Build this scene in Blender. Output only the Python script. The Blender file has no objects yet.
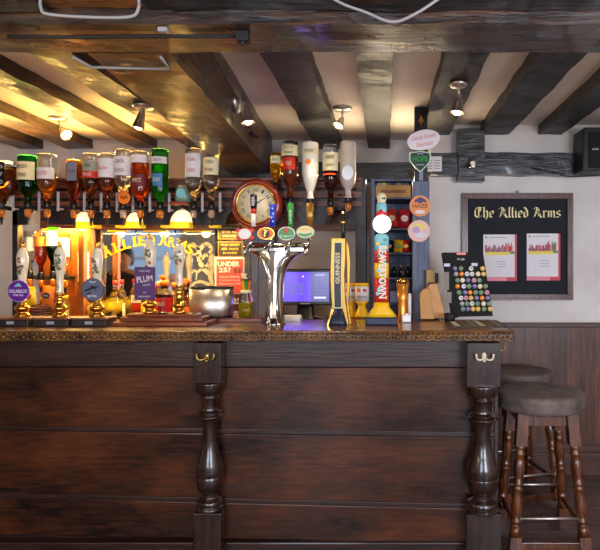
import bpy, math, random
from mathutils import Vector, Matrix, noise
random.seed(7)
PI = math.pi
sc = bpy.context.scene
F = 580.0; VX = 385.0; VY = 265.0; CZ = 1.45      # focal length in px, vanishing point, eye height

# ---------------------------------------------------------------- camera, world, lights, exposure
cam_d = bpy.data.cameras.new('camera'); cam = bpy.data.objects.new('camera', cam_d)
sc.collection.objects.link(cam); sc.camera = cam
cam.location = (0, 0, CZ); cam.rotation_euler = (PI/2, 0, 0)
cam_d.sensor_fit = 'HORIZONTAL'; cam_d.sensor_width = 36; cam_d.lens = F/600*36
cam_d.shift_x = (300-VX)/600; cam_d.shift_y = -(275-VY)/600; cam_d.clip_start = .05
sc.view_settings.view_transform = 'Standard'; sc.view_settings.look = 'None'
sc.view_settings.exposure = 0.25; sc.view_settings.gamma = 1; sc.view_settings.use_curve_mapping = False
w = bpy.data.worlds.new('world'); sc.world = w; w.use_nodes = True
w.node_tree.nodes['Background'].inputs[0].default_value = (.55, .7, 1, 1)
w.node_tree.nodes['Background'].inputs[1].default_value = 1.2

def light(kind, loc, energy, col, size=.1, aim=None, sy=None, spot=None, parent=None, name='room_light', spec=1.0):
    d = bpy.data.lights.new(name, kind); d.energy = energy; d.color = col; d.specular_factor = spec
    if kind == 'AREA':
        d.size = size
        if sy: d.shape = 'RECTANGLE'; d.size_y = sy
    elif kind in ('POINT', 'SPOT'): d.shadow_soft_size = size
    if kind == 'SPOT': d.spot_size = math.radians(spot or 80); d.spot_blend = .6
    o = bpy.data.objects.new(name, d); sc.collection.objects.link(o); o.location = loc
    if aim is not None:
        o.rotation_euler = (Vector(aim)-Vector(loc)).to_track_quat('-Z', 'Y').to_euler()
    if parent: o.parent = parent
    return o
WARM = (1, .6, .15); WARM2 = (1, .78, .5); COOL = (.74, .84, 1)
# daylight through the windows in the wall behind the camera
light('AREA', (-1.0, -2.42, 1.6), 60, COOL, 1.2, (-1.0, 4, 1.4), 1.2, name='window_daylight')
light('AREA', (2.2, -2.42, 1.6), 110, COOL, 1.6, (2.2, 4, 1.5), 1.3, name='window_daylight')
# added fill lights, unseen, that brighten the ceiling, wainscot and stools
light('POINT', (-1.7, .7, 1.6), 30, WARM2, .25, name='front_room_fill', spec=.4)
light('POINT', (1.5, .8, 1.6), 42, (1, .87, .74), .25, name='front_room_fill', spec=.4)
# warm tubes of the back bar: one on top of the gantry, one under the pelmet
light('AREA', (-2.1, 3.98, 2.03), 34, WARM, 1.7, (-2.1, 3.5, 2.6), .06, name='gantry_tube', spec=.4)
light('AREA', (-1.65, 3.89, 1.69), 24, (1, .66, .19), 1.3, (-1.65, 3.86, 1.0), .05, name='pelmet_tube')
light('AREA', (-2.26, 4.065, 1.715), 9, (1, .66, .16), .3, (-2.26, 4.0, 1.0), .03, name='pelmet_tube')
light('AREA', (-.1, 3.95, 2.02), 7, WARM2, .9, (-.1, 3.4, 2.5), .05, name='gantry_tube')

# ---------------------------------------------------------------- helpers
def X(px, Y): return (px-VX)*Y/F
def Z(py, Y): return CZ+(VY-py)*Y/F
def s(Y): return Y/F

def lin(c):
    return tuple((v/255/12.92 if v/255 <= .04045 else ((v/255+.055)/1.055)**2.4) for v in c)
MATS = {}
def mat(name, col=(128, 128, 128), rough=.5, metal=0, trans=0, emit=None, es=0, ior=1.45, coat=0, alpha=1):
    if name in MATS: return MATS[name]
    m = bpy.data.materials.new(name); m.use_nodes = True; b = m.node_tree.nodes['Principled BSDF']
    c = lin(col)
    b.inputs['Base Color'].default_value = (*c, 1); b.inputs['Roughness'].default_value = rough
    b.inputs['Metallic'].default_value = metal; b.inputs['Transmission Weight'].default_value = trans
    b.inputs['IOR'].default_value = ior; b.inputs['Coat Weight'].default_value = coat
    if emit: b.inputs['Emission Color'].default_value = (*lin(emit), 1); b.inputs['Emission Strength'].default_value = es
    # faint procedural wear in the roughness
    nt = m.node_tree; n = nt.nodes.new('ShaderNodeTexNoise'); n.inputs['Scale'].default_value = 30
    r = nt.nodes.new('ShaderNodeMapRange'); r.inputs[3].default_value = max(0, rough-.04); r.inputs[4].default_value = min(1, rough+.06)
    tc = nt.nodes.new('ShaderNodeTexCoord'); nt.links.new(tc.outputs['Object'], n.inputs['Vector'])
    nt.links.new(n.outputs[0], r.inputs[0]); nt.links.new(r.outputs[0], b.inputs['Roughness'])
    MATS[name] = m; return m

def wood(name, c1, c2, c3=None, rough=.35, axis=0, scale=6, bump=.25, stretch=12, coat=0, planks=None, pgap=.02, big=1.6, spec=.5):
    """grain stretched along one axis, blotches of wear, optional plank joints (axis, period)"""
    if name in MATS: return MATS[name]
    m = bpy.data.materials.new(name); m.use_nodes = True; nt = m.node_tree; N = nt.nodes.new; L = nt.links.new
    b = nt.nodes['Principled BSDF']; tc = N('ShaderNodeTexCoord'); mp = N('ShaderNodeMapping')
    sv = [stretch]*3; sv[axis] = 1; mp.inputs['Scale'].default_value = sv
    L(tc.outputs['Object'], mp.inputs[0])
    n1 = N('ShaderNodeTexNoise'); n1.inputs['Scale'].default_value = scale; n1.inputs['Detail'].default_value = 8; n1.inputs['Roughness'].default_value = .65
    L(mp.outputs[0], n1.inputs['Vector'])
    mp2 = N('ShaderNodeMapping'); sv2 = [1.6]*3; sv2[axis] = .7; mp2.inputs['Scale'].default_value = sv2; L(tc.outputs['Object'], mp2.inputs[0])
    n2 = N('ShaderNodeTexNoise'); n2.inputs['Scale'].default_value = big*2; n2.inputs['Detail'].default_value = 5; n2.inputs['Roughness'].default_value = .6
    L(mp2.outputs[0], n2.inputs['Vector'])
    cr = N('ShaderNodeValToRGB'); cr.color_ramp.elements[0].position = .36; cr.color_ramp.elements[1].position = .66
    cr.color_ramp.elements[0].color = (*lin(c1), 1); cr.color_ramp.elements[1].color = (*lin(c2), 1)
    L(n1.outputs[0], cr.inputs[0]); out = cr.outputs[0]
    if c3:
        cr2 = N('ShaderNodeValToRGB'); cr2.color_ramp.elements[0].position = .42; cr2.color_ramp.elements[1].position = .62
        L(n2.outputs[0], cr2.inputs[0]); mx = N('ShaderNodeMix'); mx.data_type = 'RGBA'
        L(cr2.outputs[0], mx.inputs[0]); L(out, mx.inputs[6]); mx.inputs[7].default_value = (*lin(c3), 1)
        # keep the grain inside the blotches
        mx2 = N('ShaderNodeMix'); mx2.data_type = 'RGBA'; mx2.blend_type = 'MULTIPLY'; mx2.inputs[0].default_value = .75
        g = N('ShaderNodeMapRange'); g.inputs[1].default_value = .3; g.inputs[2].default_value = .6; g.inputs[3].default_value = .25; g.inputs[4].default_value = 1.1
        L(n1.outputs[0], g.inputs[0]); L(mx.outputs[2], mx2.inputs[6]); L(g.outputs[0], mx2.inputs[7]); out = mx2.outputs[2]
    if planks:
        pa, per = planks; sp = N('ShaderNodeSeparateXYZ'); L(tc.outputs['Object'], sp.inputs[0])
        d = N('ShaderNodeMath'); d.operation = 'DIVIDE'; d.inputs[1].default_value = per; L(sp.outputs[pa], d.inputs[0])
        fr = N('ShaderNodeMath'); fr.operation = 'FRACT'; L(d.outputs[0], fr.inputs[0])
        fl = N('ShaderNodeMath'); fl.operation = 'FLOOR'; L(d.outputs[0], fl.inputs[0])
        wn = N('ShaderNodeTexWhiteNoise'); wn.noise_dimensions = '1D'; L(fl.outputs[0], wn.inputs['W'])
        mr = N('ShaderNodeMapRange'); mr.inputs[3].default_value = .55; mr.inputs[4].default_value = 1.15; L(wn.outputs[0], mr.inputs[0])
        gt = N('ShaderNodeMath'); gt.operation = 'GREATER_THAN'; gt.inputs[1].default_value = pgap; L(fr.outputs[0], gt.inputs[0])
        mu = N('ShaderNodeMath'); mu.operation = 'MULTIPLY'; L(gt.outputs[0], mu.inputs[0]); L(mr.outputs[0], mu.inputs[1])
        m3 = N('ShaderNodeMix'); m3.data_type = 'RGBA'; m3.blend_type = 'MULTIPLY'; m3.inputs[0].default_value = 1
        L(out, m3.inputs[6]); L(mu.outputs[0], m3.inputs[7]); out = m3.outputs[2]
    L(out, b.inputs['Base Color'])
    rr = N('ShaderNodeMapRange'); rr.inputs[3].default_value = max(.05, rough-.15); rr.inputs[4].default_value = min(1, rough+.2); L(n2.outputs[0], rr.inputs[0]); L(rr.outputs[0], b.inputs['Roughness'])
    bp = N('ShaderNodeBump'); bp.inputs['Strength'].default_value = bump; bp.inputs['Distance'].default_value = .01; L(n1.outputs[0], bp.inputs['Height']); L(bp.outputs[0], b.inputs['Normal'])
    b.inputs['Coat Weight'].default_value = coat; b.inputs['Coat Roughness'].default_value = .12
    b.inputs['Specular IOR Level'].default_value = spec
    MATS[name] = m; return m

def plaster(name, c1, c2, scale=3):
    m = bpy.data.materials.new(name); m.use_nodes = True; nt = m.node_tree; N = nt.nodes.new; L = nt.links.new
    b = nt.nodes['Principled BSDF']; tc = N('ShaderNodeTexCoord'); n = N('ShaderNodeTexNoise'); n.inputs['Scale'].default_value = scale; n.inputs['Detail'].default_value = 6
    L(tc.outputs['Object'], n.inputs['Vector']); cr = N('ShaderNodeValToRGB'); cr.color_ramp.elements[0].color = (*lin(c1), 1); cr.color_ramp.elements[1].color = (*lin(c2), 1)
    cr.color_ramp.elements[0].position = .35; cr.color_ramp.elements[1].position = .7
    L(n.outputs[0], cr.inputs[0]); L(cr.outputs[0], b.inputs['Base Color']); b.inputs['Roughness'].default_value = .75
    bp = N('ShaderNodeBump'); bp.inputs['Strength'].default_value = .3; bp.inputs['Distance'].default_value = .02; L(n.outputs[0], bp.inputs['Height']); L(bp.outputs[0], b.inputs['Normal'])
    MATS[name] = m; return m

_tx = {}
def text_mesh(string, shear=0, bold=0.0):
    k = (string, shear, bold)
    if k not in _tx:
        c = bpy.data.curves.new('lettering', 'FONT'); c.body = string; c.resolution_u = 2; c.shear = shear; c.offset = bold
        o = bpy.data.objects.new('lettering', c); sc.collection.objects.link(o)
        dg = bpy.context.evaluated_depsgraph_get(); me = bpy.data.meshes.new_from_object(o.evaluated_get(dg))
        _tx[k] = ([v.co.copy() for v in me.vertices], [tuple(p.vertices) for p in me.polygons])
        bpy.data.meshes.remove(me); bpy.data.objects.remove(o); bpy.data.curves.remove(c)
    return _tx[k]

class MB:
    def __init__(self): self.v = []; self.f = []; self.m = []; self.s = []
    def add(self, vs, fs, m=0, sm=False, M=None):
        b = len(self.v)
        self.v += [tuple(M @ Vector(p)) if M else tuple(p) for p in vs]
        for q in fs: self.f.append(tuple(b+i for i in q)); self.m.append(m); self.s.append(sm)
        return self
    def box(self, x0, x1, y0, y1, z0, z1, m=0, M=None):
        vs = [(x, y, z) for z in (z0, z1) for y in (y0, y1) for x in (x0, x1)]
        return self.add(vs, [(0, 2, 3, 1), (4, 5, 7, 6), (0, 1, 5, 4), (2, 6, 7, 3), (0, 4, 6, 2), (1, 3, 7, 5)], m, False, M)
    def lathe(self, prof, c=(0, 0, 0), n=20, m=0, M=None, sx=1, sy=1, sm=True, caps=True):
        vs = []; fs = []; k = len(prof)
        for i in range(n):
            a = 2*PI*i/n
            for r, z in prof: vs.append((c[0]+sx*r*math.cos(a), c[1]+sy*r*math.sin(a), c[2]+z))
        for i in range(n):
            j = (i+1) % n
            for q in range(k-1): fs.append((i*k+q, j*k+q, j*k+q+1, i*k+q+1))
        if caps and prof[0][0] > 1e-6: fs.append(tuple(i*k for i in range(n))[::-1])
        if caps and prof[-1][0] > 1e-6: fs.append(tuple(i*k+k-1 for i in range(n)))
        return self.add(vs, fs, m, sm, M)
    def loft(self, secs, n=20, m=0, p=2.0, M=None, sm=True):
        """secs: (z, cx, cy, rx, ry) super-ellipses"""
        vs = []; fs = []; k = len(secs)
        for z, cx, cy, rx, ry in secs:
            for i in range(n):
                a = 2*PI*i/n; c = math.cos(a); d = math.sin(a)
                vs.append((cx+rx*math.copysign(abs(c)**(2/p), c), cy+ry*math.copysign(abs(d)**(2/p), d), z))
        for q in range(k-1):
            for i in range(n):
                j = (i+1) % n; fs.append((q*n+i, q*n+j, q*n+n+j, q*n+n+i))
        fs.append(tuple(range(n))[::-1]); fs.append(tuple(range((k-1)*n, k*n)))
        return self.add(vs, fs, m, sm, M)
    def tube(self, pts, r, n=8, m=0, M=None, rs=None):
        pts = [Vector(p) for p in pts]; vs = []; fs = []
        up = Vector((0, 0, 1))
        for i, p in enumerate(pts):
            t = (pts[min(i+1, len(pts)-1)]-pts[max(i-1, 0)]).normalized()
            a = t.cross(up)
            if a.length < .05: a = t.cross(Vector((0, 1, 0)))
            a.normalize(); b = t.cross(a); rr = rs[i] if rs else r
            for j in range(n):
                q = 2*PI*j/n; vs.append(p+a*rr*math.cos(q)+b*rr*math.sin(q))
        for i in range(len(pts)-1):
            for j in range(n):
                k = (j+1) % n; fs.append((i*n+j, i*n+k, i*n+n+k, i*n+n+j))
        fs.append(tuple(range(n))[::-1]); fs.append(tuple(range((len(pts)-1)*n, len(pts)*n)))
        return self.add(vs, fs, m, True, M)
    def prism(self, poly, y0, y1, m=0, M=None):
        """outline in x,z extruded along y"""
        n = len(poly); vs = [(x, y0, z) for x, z in poly]+[(x, y1, z) for x, z in poly]
        fs = [tuple(range(n)), tuple(range(n, 2*n))[::-1]]+[(i, i+n, (i+1) % n+n, (i+1) % n) for i in range(n)]
        return self.add(vs, fs, m, False, M)
    def disc(self, x, z, r, y0, y1, m=0, rz=None, n=24, rot=0, M=None):
        rz = rz or r; c, d = math.cos(rot), math.sin(rot)
        return self.prism([(x+r*math.cos(2*PI*i/n)*c-rz*math.sin(2*PI*i/n)*d, z+r*math.cos(2*PI*i/n)*d+rz*math.sin(2*PI*i/n)*c) for i in range(n)], y0, y1, m, M)
    def ribbon(self, pts, ws, y0, y1, m=0, M=None):
        if not isinstance(ws, (list, tuple)): ws = [ws]*len(pts)
        for i in range(len(pts)-1):
            (x0, z0), (x1, z1) = pts[i], pts[i+1]; l = math.hypot(x1-x0, z1-z0) or 1
            nx, nz = -(z1-z0)/l/2, (x1-x0)/l/2; a, b = ws[i], ws[i+1]
            self.prism([(x0-nx*a, z0-nz*a), (x1-nx*b, z1-nz*b), (x1+nx*b, z1+nz*b), (x0+nx*a, z0+nz*a)], y0, y1, m, M)
        return self
    def sphere(self, c, r, m=0, n=12, sx=1, sy=1, sz=1, M=None):
        k = n//2
        return self.lathe([(max(0, r*math.sin(PI*i/k)), -sz*r*math.cos(PI*i/k)) for i in range(k+1)], c, n, m, M, sx, sy)
    def text(self, string, x, y, z, w=None, h=None, m=0, rot=0, shear=0, bold=0.0, M=None, th=.0):
        """lettering centred at x,z in the plane y, facing -y"""
        vs, fs = text_mesh(string, shear, bold)
        if not vs: return self
        x0 = min(v.x for v in vs); x1 = max(v.x for v in vs); y0 = min(v.y for v in vs); y1 = max(v.y for v in vs)
        kx = w/(x1-x0) if w else h/(y1-y0); ky = h/(y1-y0) if h else kx
        c, d = math.cos(rot), math.sin(rot); out = []
        for v in vs:
            a = (v.x-(x0+x1)/2)*kx; b = (v.y-(y0+y1)/2)*ky
            out.append((x+a*c-b*d, y, z+a*d+b*c))
        return self.add(out, fs, m, False, M)
    def build(self, name, mats, parent=None, loc=None, bev=0, rot=None, sub=0):
        me = bpy.data.meshes.new(name); me.from_pydata(self.v, [], self.f)
        mats = mats if isinstance(mats, (list, tuple)) else [mats]
        for a in mats: me.materials.append(a)
        me.polygons.foreach_set('material_index', self.m); me.polygons.foreach_set('use_smooth', self.s); me.update()
        o = bpy.data.objects.new(name, me); sc.collection.objects.link(o)
        if parent: o.parent = parent
        if loc: o.location = loc
        if rot: o.rotation_euler = rot
        if bev:
            md = o.modifiers.new('bevel', 'BEVEL'); md.width = bev; md.segments = 2; md.limit_method = 'ANGLE'; md.angle_limit = .7
        if sub:
            md = o.modifiers.new('sub', 'SUBSURF'); md.levels = md.render_levels = sub
        return o

def tag(o, label, cat, group=None, kind=None):
    if label: o['label'] = label
    if cat: o['category'] = cat
    if group: o['group'] = group
    if kind: o['kind'] = kind
    return o
def struct(name, mb, mats, label=None, **k):
    o = mb.build(name, mats, **k); o['kind'] = 'structure'
    if label: o['label'] = label
    return o
def thing(name, label, cat, loc=(0, 0, 0), group=None, rot=None):
    o = bpy.data.objects.new(name, None); sc.collection.objects.link(o); o.location = loc; o.empty_display_size = .05
    if rot: o.rotation_euler = rot
    return tag(o, label, cat, group)
def dup(root, loc, label, rot=None, group=None, cat=None):
    r = root.copy(); sc.collection.objects.link(r); r.location = loc; r['label'] = label
    if rot is not None: r.rotation_euler = rot
    if group: r['group'] = group
    for ch in list(root.children):
        c = ch.copy(); sc.collection.objects.link(c); c.parent = r
        for g in list(ch.children):
            d = g.copy(); sc.collection.objects.link(d); d.parent = c
    return r
def rough_beam(x0, x1, y0, y1, z0, z1, axis=0, seg=40, amp=.012, seed=0, xe=None, cuts=3):
    """hand-hewn beam: box subdivided and pushed about; xe = (x0,x1) at the far end for a tapering run along y"""
    mb = MB(); vs = []; fs = []
    ring = []
    for k in range(cuts): ring.append((k/cuts, 0))
    for k in range(cuts): ring.append((1, k/cuts))
    for k in range(cuts): ring.append((1-k/cuts, 1))
    for k in range(cuts): ring.append((0, 1-k/cuts))
    n = len(ring)
    for i in range(seg+1):
        t = i/seg
        for a, b in ring:
            if axis == 1:
                xa, xb = (x0, x1) if not xe else (x0+(xe[0]-x0)*t, x1+(xe[1]-x1)*t)
                p = Vector((xa+(xb-xa)*a, y0+(y1-y0)*t, z0+(z1-z0)*b))
            elif axis == 0: p = Vector((x0+(x1-x0)*t, y0+(y1-y0)*a, z0+(z1-z0)*b))
            else: p = Vector((x0+(x1-x0)*a, y0+(y1-y0)*b, z0+(z1-z0)*t))
            d = noise.noise_vector(p*5+Vector((seed, seed*2, 0)))*amp+noise.noise_vector(p*17+Vector((seed, 0, 0)))*amp*.45
            vs.append(p+d)
    for i in range(seg):
        for j in range(n):
            k = (j+1) % n; fs.append((i*n+j, i*n+k, i*n+n+k, i*n+n+j))
    fs.append(tuple(range(n))[::-1]); fs.append(tuple(range(seg*n, seg*n+n)))
    return mb.add(vs, fs, 0, False)

# ---------------------------------------------------------------- materials
M_bar = wood('bar_oak', (20, 9, 6), (58, 28, 15), (92, 46, 16), rough=.28, axis=0, scale=7, bump=.12, coat=.3, big=.8, stretch=9)
M_rail = wood('rail_oak', (22, 11, 9), (62, 34, 24), rough=.35, axis=0, scale=6, coat=.3)
M_post = wood('post_oak', (18, 10, 8), (56, 33, 24), rough=.24, axis=2, scale=5, coat=.6, bump=.12)
M_top = wood('bar_top_wood', (72, 38, 18), (140, 86, 44), rough=.28, axis=0, scale=6, coat=.5, bump=.05)
M_carve = wood('carved_gilt_oak', (54, 32, 14), (132, 88, 40), rough=.25, axis=0, scale=7, coat=.6, stretch=2, bump=.1)
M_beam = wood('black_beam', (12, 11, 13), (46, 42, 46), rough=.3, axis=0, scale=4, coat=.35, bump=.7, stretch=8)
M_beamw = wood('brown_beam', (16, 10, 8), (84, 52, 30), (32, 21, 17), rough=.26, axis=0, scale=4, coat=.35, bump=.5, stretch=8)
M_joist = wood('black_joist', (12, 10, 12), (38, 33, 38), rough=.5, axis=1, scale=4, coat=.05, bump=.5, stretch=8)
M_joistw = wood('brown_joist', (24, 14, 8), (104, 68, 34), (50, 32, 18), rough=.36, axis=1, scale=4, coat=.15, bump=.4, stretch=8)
M_stool = wood('stool_wood', (38, 17, 8), (116, 60, 24), rough=.28, axis=2, scale=6, coat=.5, bump=.06)
M_seat = wood('stool_leather', (66, 56, 52), (112, 98, 92), rough=.6, axis=0, scale=8, bump=.15, stretch=1)
M_gantry = wood('gantry_wood', (66, 34, 24), (150, 88, 62), rough=.4, axis=0, scale=5, bump=.15)
M_gdark = wood('gantry_dark', (18, 12, 14), (44, 32, 32), rough=.4, axis=0, scale=5, bump=.15)
M_ora = wood('orange_wood', (130, 62, 14), (196, 108, 34), rough=.35, axis=2, scale=5, bump=.05)
M_plinth = wood('plinth_mahogany', (84, 34, 18), (142, 66, 34), rough=.25, axis=0, scale=5, coat=.4, bump=.05)
M_panel = wood('wainscot_pine', (58, 31, 18), (116, 68, 44), rough=.38, axis=2, scale=4, bump=.1, planks=(0, .096), pgap=.05)
M_skirt = wood('skirting_pine', (52, 28, 22), (94, 56, 44), rough=.4, axis=0, scale=4, bump=.1)
M_floor = wood('floor_boards', (84, 66, 64), (132, 108, 104), rough=.42, axis=0, scale=3, bump=.12, planks=(1, .14), pgap=.025)
M_blue = wood('blue_grey_paint', (72, 80, 108), (104, 112, 140), rough=.45, axis=2, scale=4, bump=.1)
M_shelfdark = wood('shelf_dark_paint', (62, 68, 92), (92, 98, 124), rough=.45, axis=0, scale=4, bump=.1)
M_plc = plaster('ceiling_plaster', (222, 206, 192), (236, 224, 212))
M_plw = plaster('wall_plaster', (206, 198, 194), (222, 216, 212))
M_brass = mat('brass', (214, 160, 70), .18, 1); M_chrome = mat('chrome', (196, 192, 186), .07, 1)
M_steel = mat('brushed_steel', (206, 200, 192), .36, 1); M_gold = mat('polished_gold', (222, 180, 92), .14, 1)
M_black = mat('black_plastic', (14, 14, 16), .35); M_rubber = mat('black_rubber', (22, 22, 24), .6)
M_white = mat('white_enamel', (232, 228, 222), .3); M_porc = mat('cream_porcelain', (226, 214, 190), .12, coat=.5)
M_paper = mat('white_paper', (226, 222, 226), .7); M_navy = mat('navy', (24, 30, 62), .3); M_navyg = mat('navy_grey', (34, 42, 66), .35)
M_yel = mat('yellow_plastic', (240, 190, 20), .3); M_red = mat('red_print', (206, 44, 34), .35); M_grn = mat('green_print', (40, 150, 60), .3)
M_blu = mat('blue_print', (34, 62, 190), .3); M_sky = mat('light_blue_print', (130, 196, 208), .35); M_org = mat('orange_print', (236, 120, 24), .4)
M_cream = mat('cream_label', (236, 222, 176), .5); M_yelltr = mat('yellow_lettering', (236, 196, 50), .4)
M_brown = mat('kraft_card', (190, 140, 84), .6); M_purple = mat('purple_print', (96, 32, 140), .35); M_pink = mat('pink_print', (214, 110, 130), .5)
M_mirror = mat('mirror_glass', (225, 228, 225), .02, 1)
M_glass = mat('clear_glass', (250, 250, 246), .02, 0, 1)
M_cable = mat('grey_cable', (150, 148, 150), .4); M_greytxt = mat('grey_print', (150, 150, 160), .5)
M_gilt = mat('gilt_lettering', (206, 184, 120), .4)
M_lampwarm = mat('warm_bulb', (255, 230, 180), .3, emit=(255, 214, 150), es=25)

# ---------------------------------------------------------------- room shell
XL, XR, YB, YF, YR, ZC = -5.6, 3.6, 4.5, -2.5, 4.02, 2.42
XS = X(429, YR)
struct('floor', MB().box(XL, XR, YF, YB, -.05, 0), M_floor)
struct('ceiling', MB().box(XL, XR, YF, YB, ZC, ZC+.05), M_plc)
struct('wall_back', MB().box(XL, XS, YB, YB+.1, 0, ZC), M_plw)
struct('wall_right_back', MB().box(XS, XR, YR, YB+.1, 0, ZC), M_plw)
struct('wall_left', MB().box(XL-.1, XL, YF, YB+.1, 0, ZC), M_plw)
struct('wall_right', MB().box(XR, XR+.1, YF, YR, 0, ZC), M_plw)
# wall behind the camera with three window openings
wins = [(-5.0, -3.8), (-1.6, -.4), (1.4, 3.0)]; z0, z1 = .95, 2.2
mb = MB().box(XL, XR, YF-.1, YF, 0, z0).box(XL, XR, YF-.1, YF, z1, ZC)
e = [XL]+[v for p in wins for v in p]+[XR]
for i in range(0, len(e), 2): mb.box(e[i], e[i+1], YF-.1, YF, z0, z1)
struct('wall_front', mb, M_plw)
M_day = mat('daylit_pane', (200, 220, 245), .1, emit=(150, 190, 235), es=.55)
for i, (a, b) in enumerate(wins):
    fr = MB()
    for p in (a, (a+b)/2-.02, b-.04): fr.box(p, p+.04, YF-.09, YF-.02, z0, z1)
    for q in (z0, (z0+z1)/2-.02, z1-.04): fr.box(a, b, YF-.09, YF-.02, q, q+.04)
    f = struct('window_%d' % (i+1), fr, M_white)
    MB().box(a, b, YF-.06, YF-.05, z0, z1).build('pane', M_day, f)
# wainscot, dado rail, skirting on the right-hand wall
zd = Z(324, YR)
struct('trim_1', MB().box(XS, XR, YR-.02, YR, .16, zd-.02), M_panel)
struct('trim_2', MB().box(XS, XR, YR-.045, YR, zd-.02, zd+.012).box(XS, XR, YR-.03, YR, .16, .215), M_skirt, bev=.004)
struct('baseboard_right', MB().box(XS, XR, YR-.035, YR, 0, .16), M_skirt, bev=.005)

# ceiling timbers
HB = 2.14
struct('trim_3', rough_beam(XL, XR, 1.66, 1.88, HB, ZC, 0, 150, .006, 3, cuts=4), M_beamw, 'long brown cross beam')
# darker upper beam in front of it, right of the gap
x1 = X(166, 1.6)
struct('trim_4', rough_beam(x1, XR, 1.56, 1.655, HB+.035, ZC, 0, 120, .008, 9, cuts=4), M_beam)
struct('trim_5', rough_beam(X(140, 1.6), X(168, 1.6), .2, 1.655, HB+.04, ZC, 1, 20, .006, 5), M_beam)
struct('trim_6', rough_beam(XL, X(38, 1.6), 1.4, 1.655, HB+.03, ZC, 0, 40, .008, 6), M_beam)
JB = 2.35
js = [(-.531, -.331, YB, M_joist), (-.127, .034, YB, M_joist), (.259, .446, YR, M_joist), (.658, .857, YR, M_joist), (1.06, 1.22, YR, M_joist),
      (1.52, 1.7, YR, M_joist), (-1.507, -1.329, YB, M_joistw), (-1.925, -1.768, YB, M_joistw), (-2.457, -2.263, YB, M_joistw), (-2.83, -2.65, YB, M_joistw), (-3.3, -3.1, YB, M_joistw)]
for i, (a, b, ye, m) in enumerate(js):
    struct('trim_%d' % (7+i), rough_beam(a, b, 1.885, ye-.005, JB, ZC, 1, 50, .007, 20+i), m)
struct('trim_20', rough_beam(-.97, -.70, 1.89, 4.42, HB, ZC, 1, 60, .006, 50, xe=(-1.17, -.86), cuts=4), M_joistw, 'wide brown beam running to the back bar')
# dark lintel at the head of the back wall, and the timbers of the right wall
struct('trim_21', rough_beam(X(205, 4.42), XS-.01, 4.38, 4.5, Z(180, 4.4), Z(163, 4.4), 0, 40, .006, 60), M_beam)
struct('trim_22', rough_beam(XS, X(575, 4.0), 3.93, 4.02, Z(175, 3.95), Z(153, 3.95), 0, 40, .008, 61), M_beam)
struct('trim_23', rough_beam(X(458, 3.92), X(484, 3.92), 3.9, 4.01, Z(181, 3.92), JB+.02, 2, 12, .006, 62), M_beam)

# cables and conduit on the beam
def cable(name, pts, r, label, m=M_cable, sub=None):
    tag(MB().tube(pts, r, 8).build(name, m), label, 'cable')
def curve_pts(ctrl, n=6):
    out = []
    P = [Vector(c) for c in ctrl]; P = [P[0]*2-P[1]]+P+[P[-1]*2-P[-2]]
    for i in range(1, len(P)-2):
        for k in range(n):
            t = k/n; a, b, c, d = P[i-1], P[i], P[i+1], P[i+2]
            out.append(.5*((2*b)+(c-a)*t+(2*a-5*b+4*c-d)*t*t+(3*b-a-3*c+d)*t**3))
    out.append(P[-2]); return out
Y1 = 1.535
cable('hanging_cable', curve_pts([(X(328, Y1), Y1, Z(-4, Y1)), (X(345, Y1), Y1, Z(5, Y1)), (X(365, Y1), Y1, Z(12, Y1)), (X(392, Y1), Y1, Z(22, Y1)), (X(415, Y1), Y1, Z(14, Y1)), (X(440, Y1), Y1, Z(-2, Y1))]), .004, 'grey cable drooping across the black ceiling beam near the top')
struct('trim_24', rough_beam(X(34, 1.6), X(142, 1.6), 1.6, 1.657, HB+.045, ZC, 0, 30, .006, 77), wood('warm_lit_beam', (60, 34, 14), (176, 108, 40), rough=.35, axis=0, scale=5, bump=.5, stretch=7))  # ochre colour stands in for warm light on this worn stretch of beam
Y1 = 1.58
cable('metal_conduit', curve_pts([(X(40, Y1), Y1, Z(-6, Y1)), (X(41, Y1), Y1, Z(8, Y1)), (X(48, Y1), Y1, Z(14, Y1)), (X(85, Y1), Y1, Z(17, Y1)), (X(128, Y1), Y1, Z(17, Y1)), (X(138, Y1), Y1, Z(10, Y1)), (X(139, Y1), Y1, Z(-6, Y1))]), .0045, 'grey metal conduit looping across the top left beam')
Y1 = 1.72; zc = HB-.012
cable('cable_run', [(X(8, Y1), Y1, zc), (X(60, Y1), Y1+.005, zc), (X(150, Y1), Y1, zc), (X(243, Y1), Y1, zc)], .006, 'black cable running along the underside of the cross beam', M_rubber)
jb = thing('junction_box', 'small black junction box at the right end of the black cable run', 'junction box', (X(243, Y1), Y1, zc))
MB().box(-.018, .018, -.018, .018, -.018, .012).build('box_body', M_rubber, jb, bev=.003)
MB().tube([(0, 0, 0), (0, -.01, -.03)], .006, 8).build('cable_gland', M_rubber, jb)
tag(MB().box(-.014, .014, -.01, .01, -.014, 0).build('wall_plug', M_greytxt, loc=(X(163, 1.68), 1.68, HB-.002), bev=.004), 'white plug connector under the cross beam, above the wide brown beam', 'plug')
cable('joist_conduit', [(X(88, 2.0), 1.9, HB-.008), (X(92, 2.0), 2.0, HB-.008), (X(168, 2.0), 2.02, HB-.008), (X(210, 2.5), 2.5, HB-.008)][:3]+[(X(172, 2.0), 1.9, HB-.008)], .005, 'grey conduit bent round the front of the wide brown beam')
cable('joist_side_cable', [(-.685, 1.9, 2.3), (-.70, 2.4, 2.3), (-.745, 2.9, 2.29), (-.79, 3.4, 2.28)], .005, 'dark cable along the right side of the wide brown beam', M_rubber)

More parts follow.
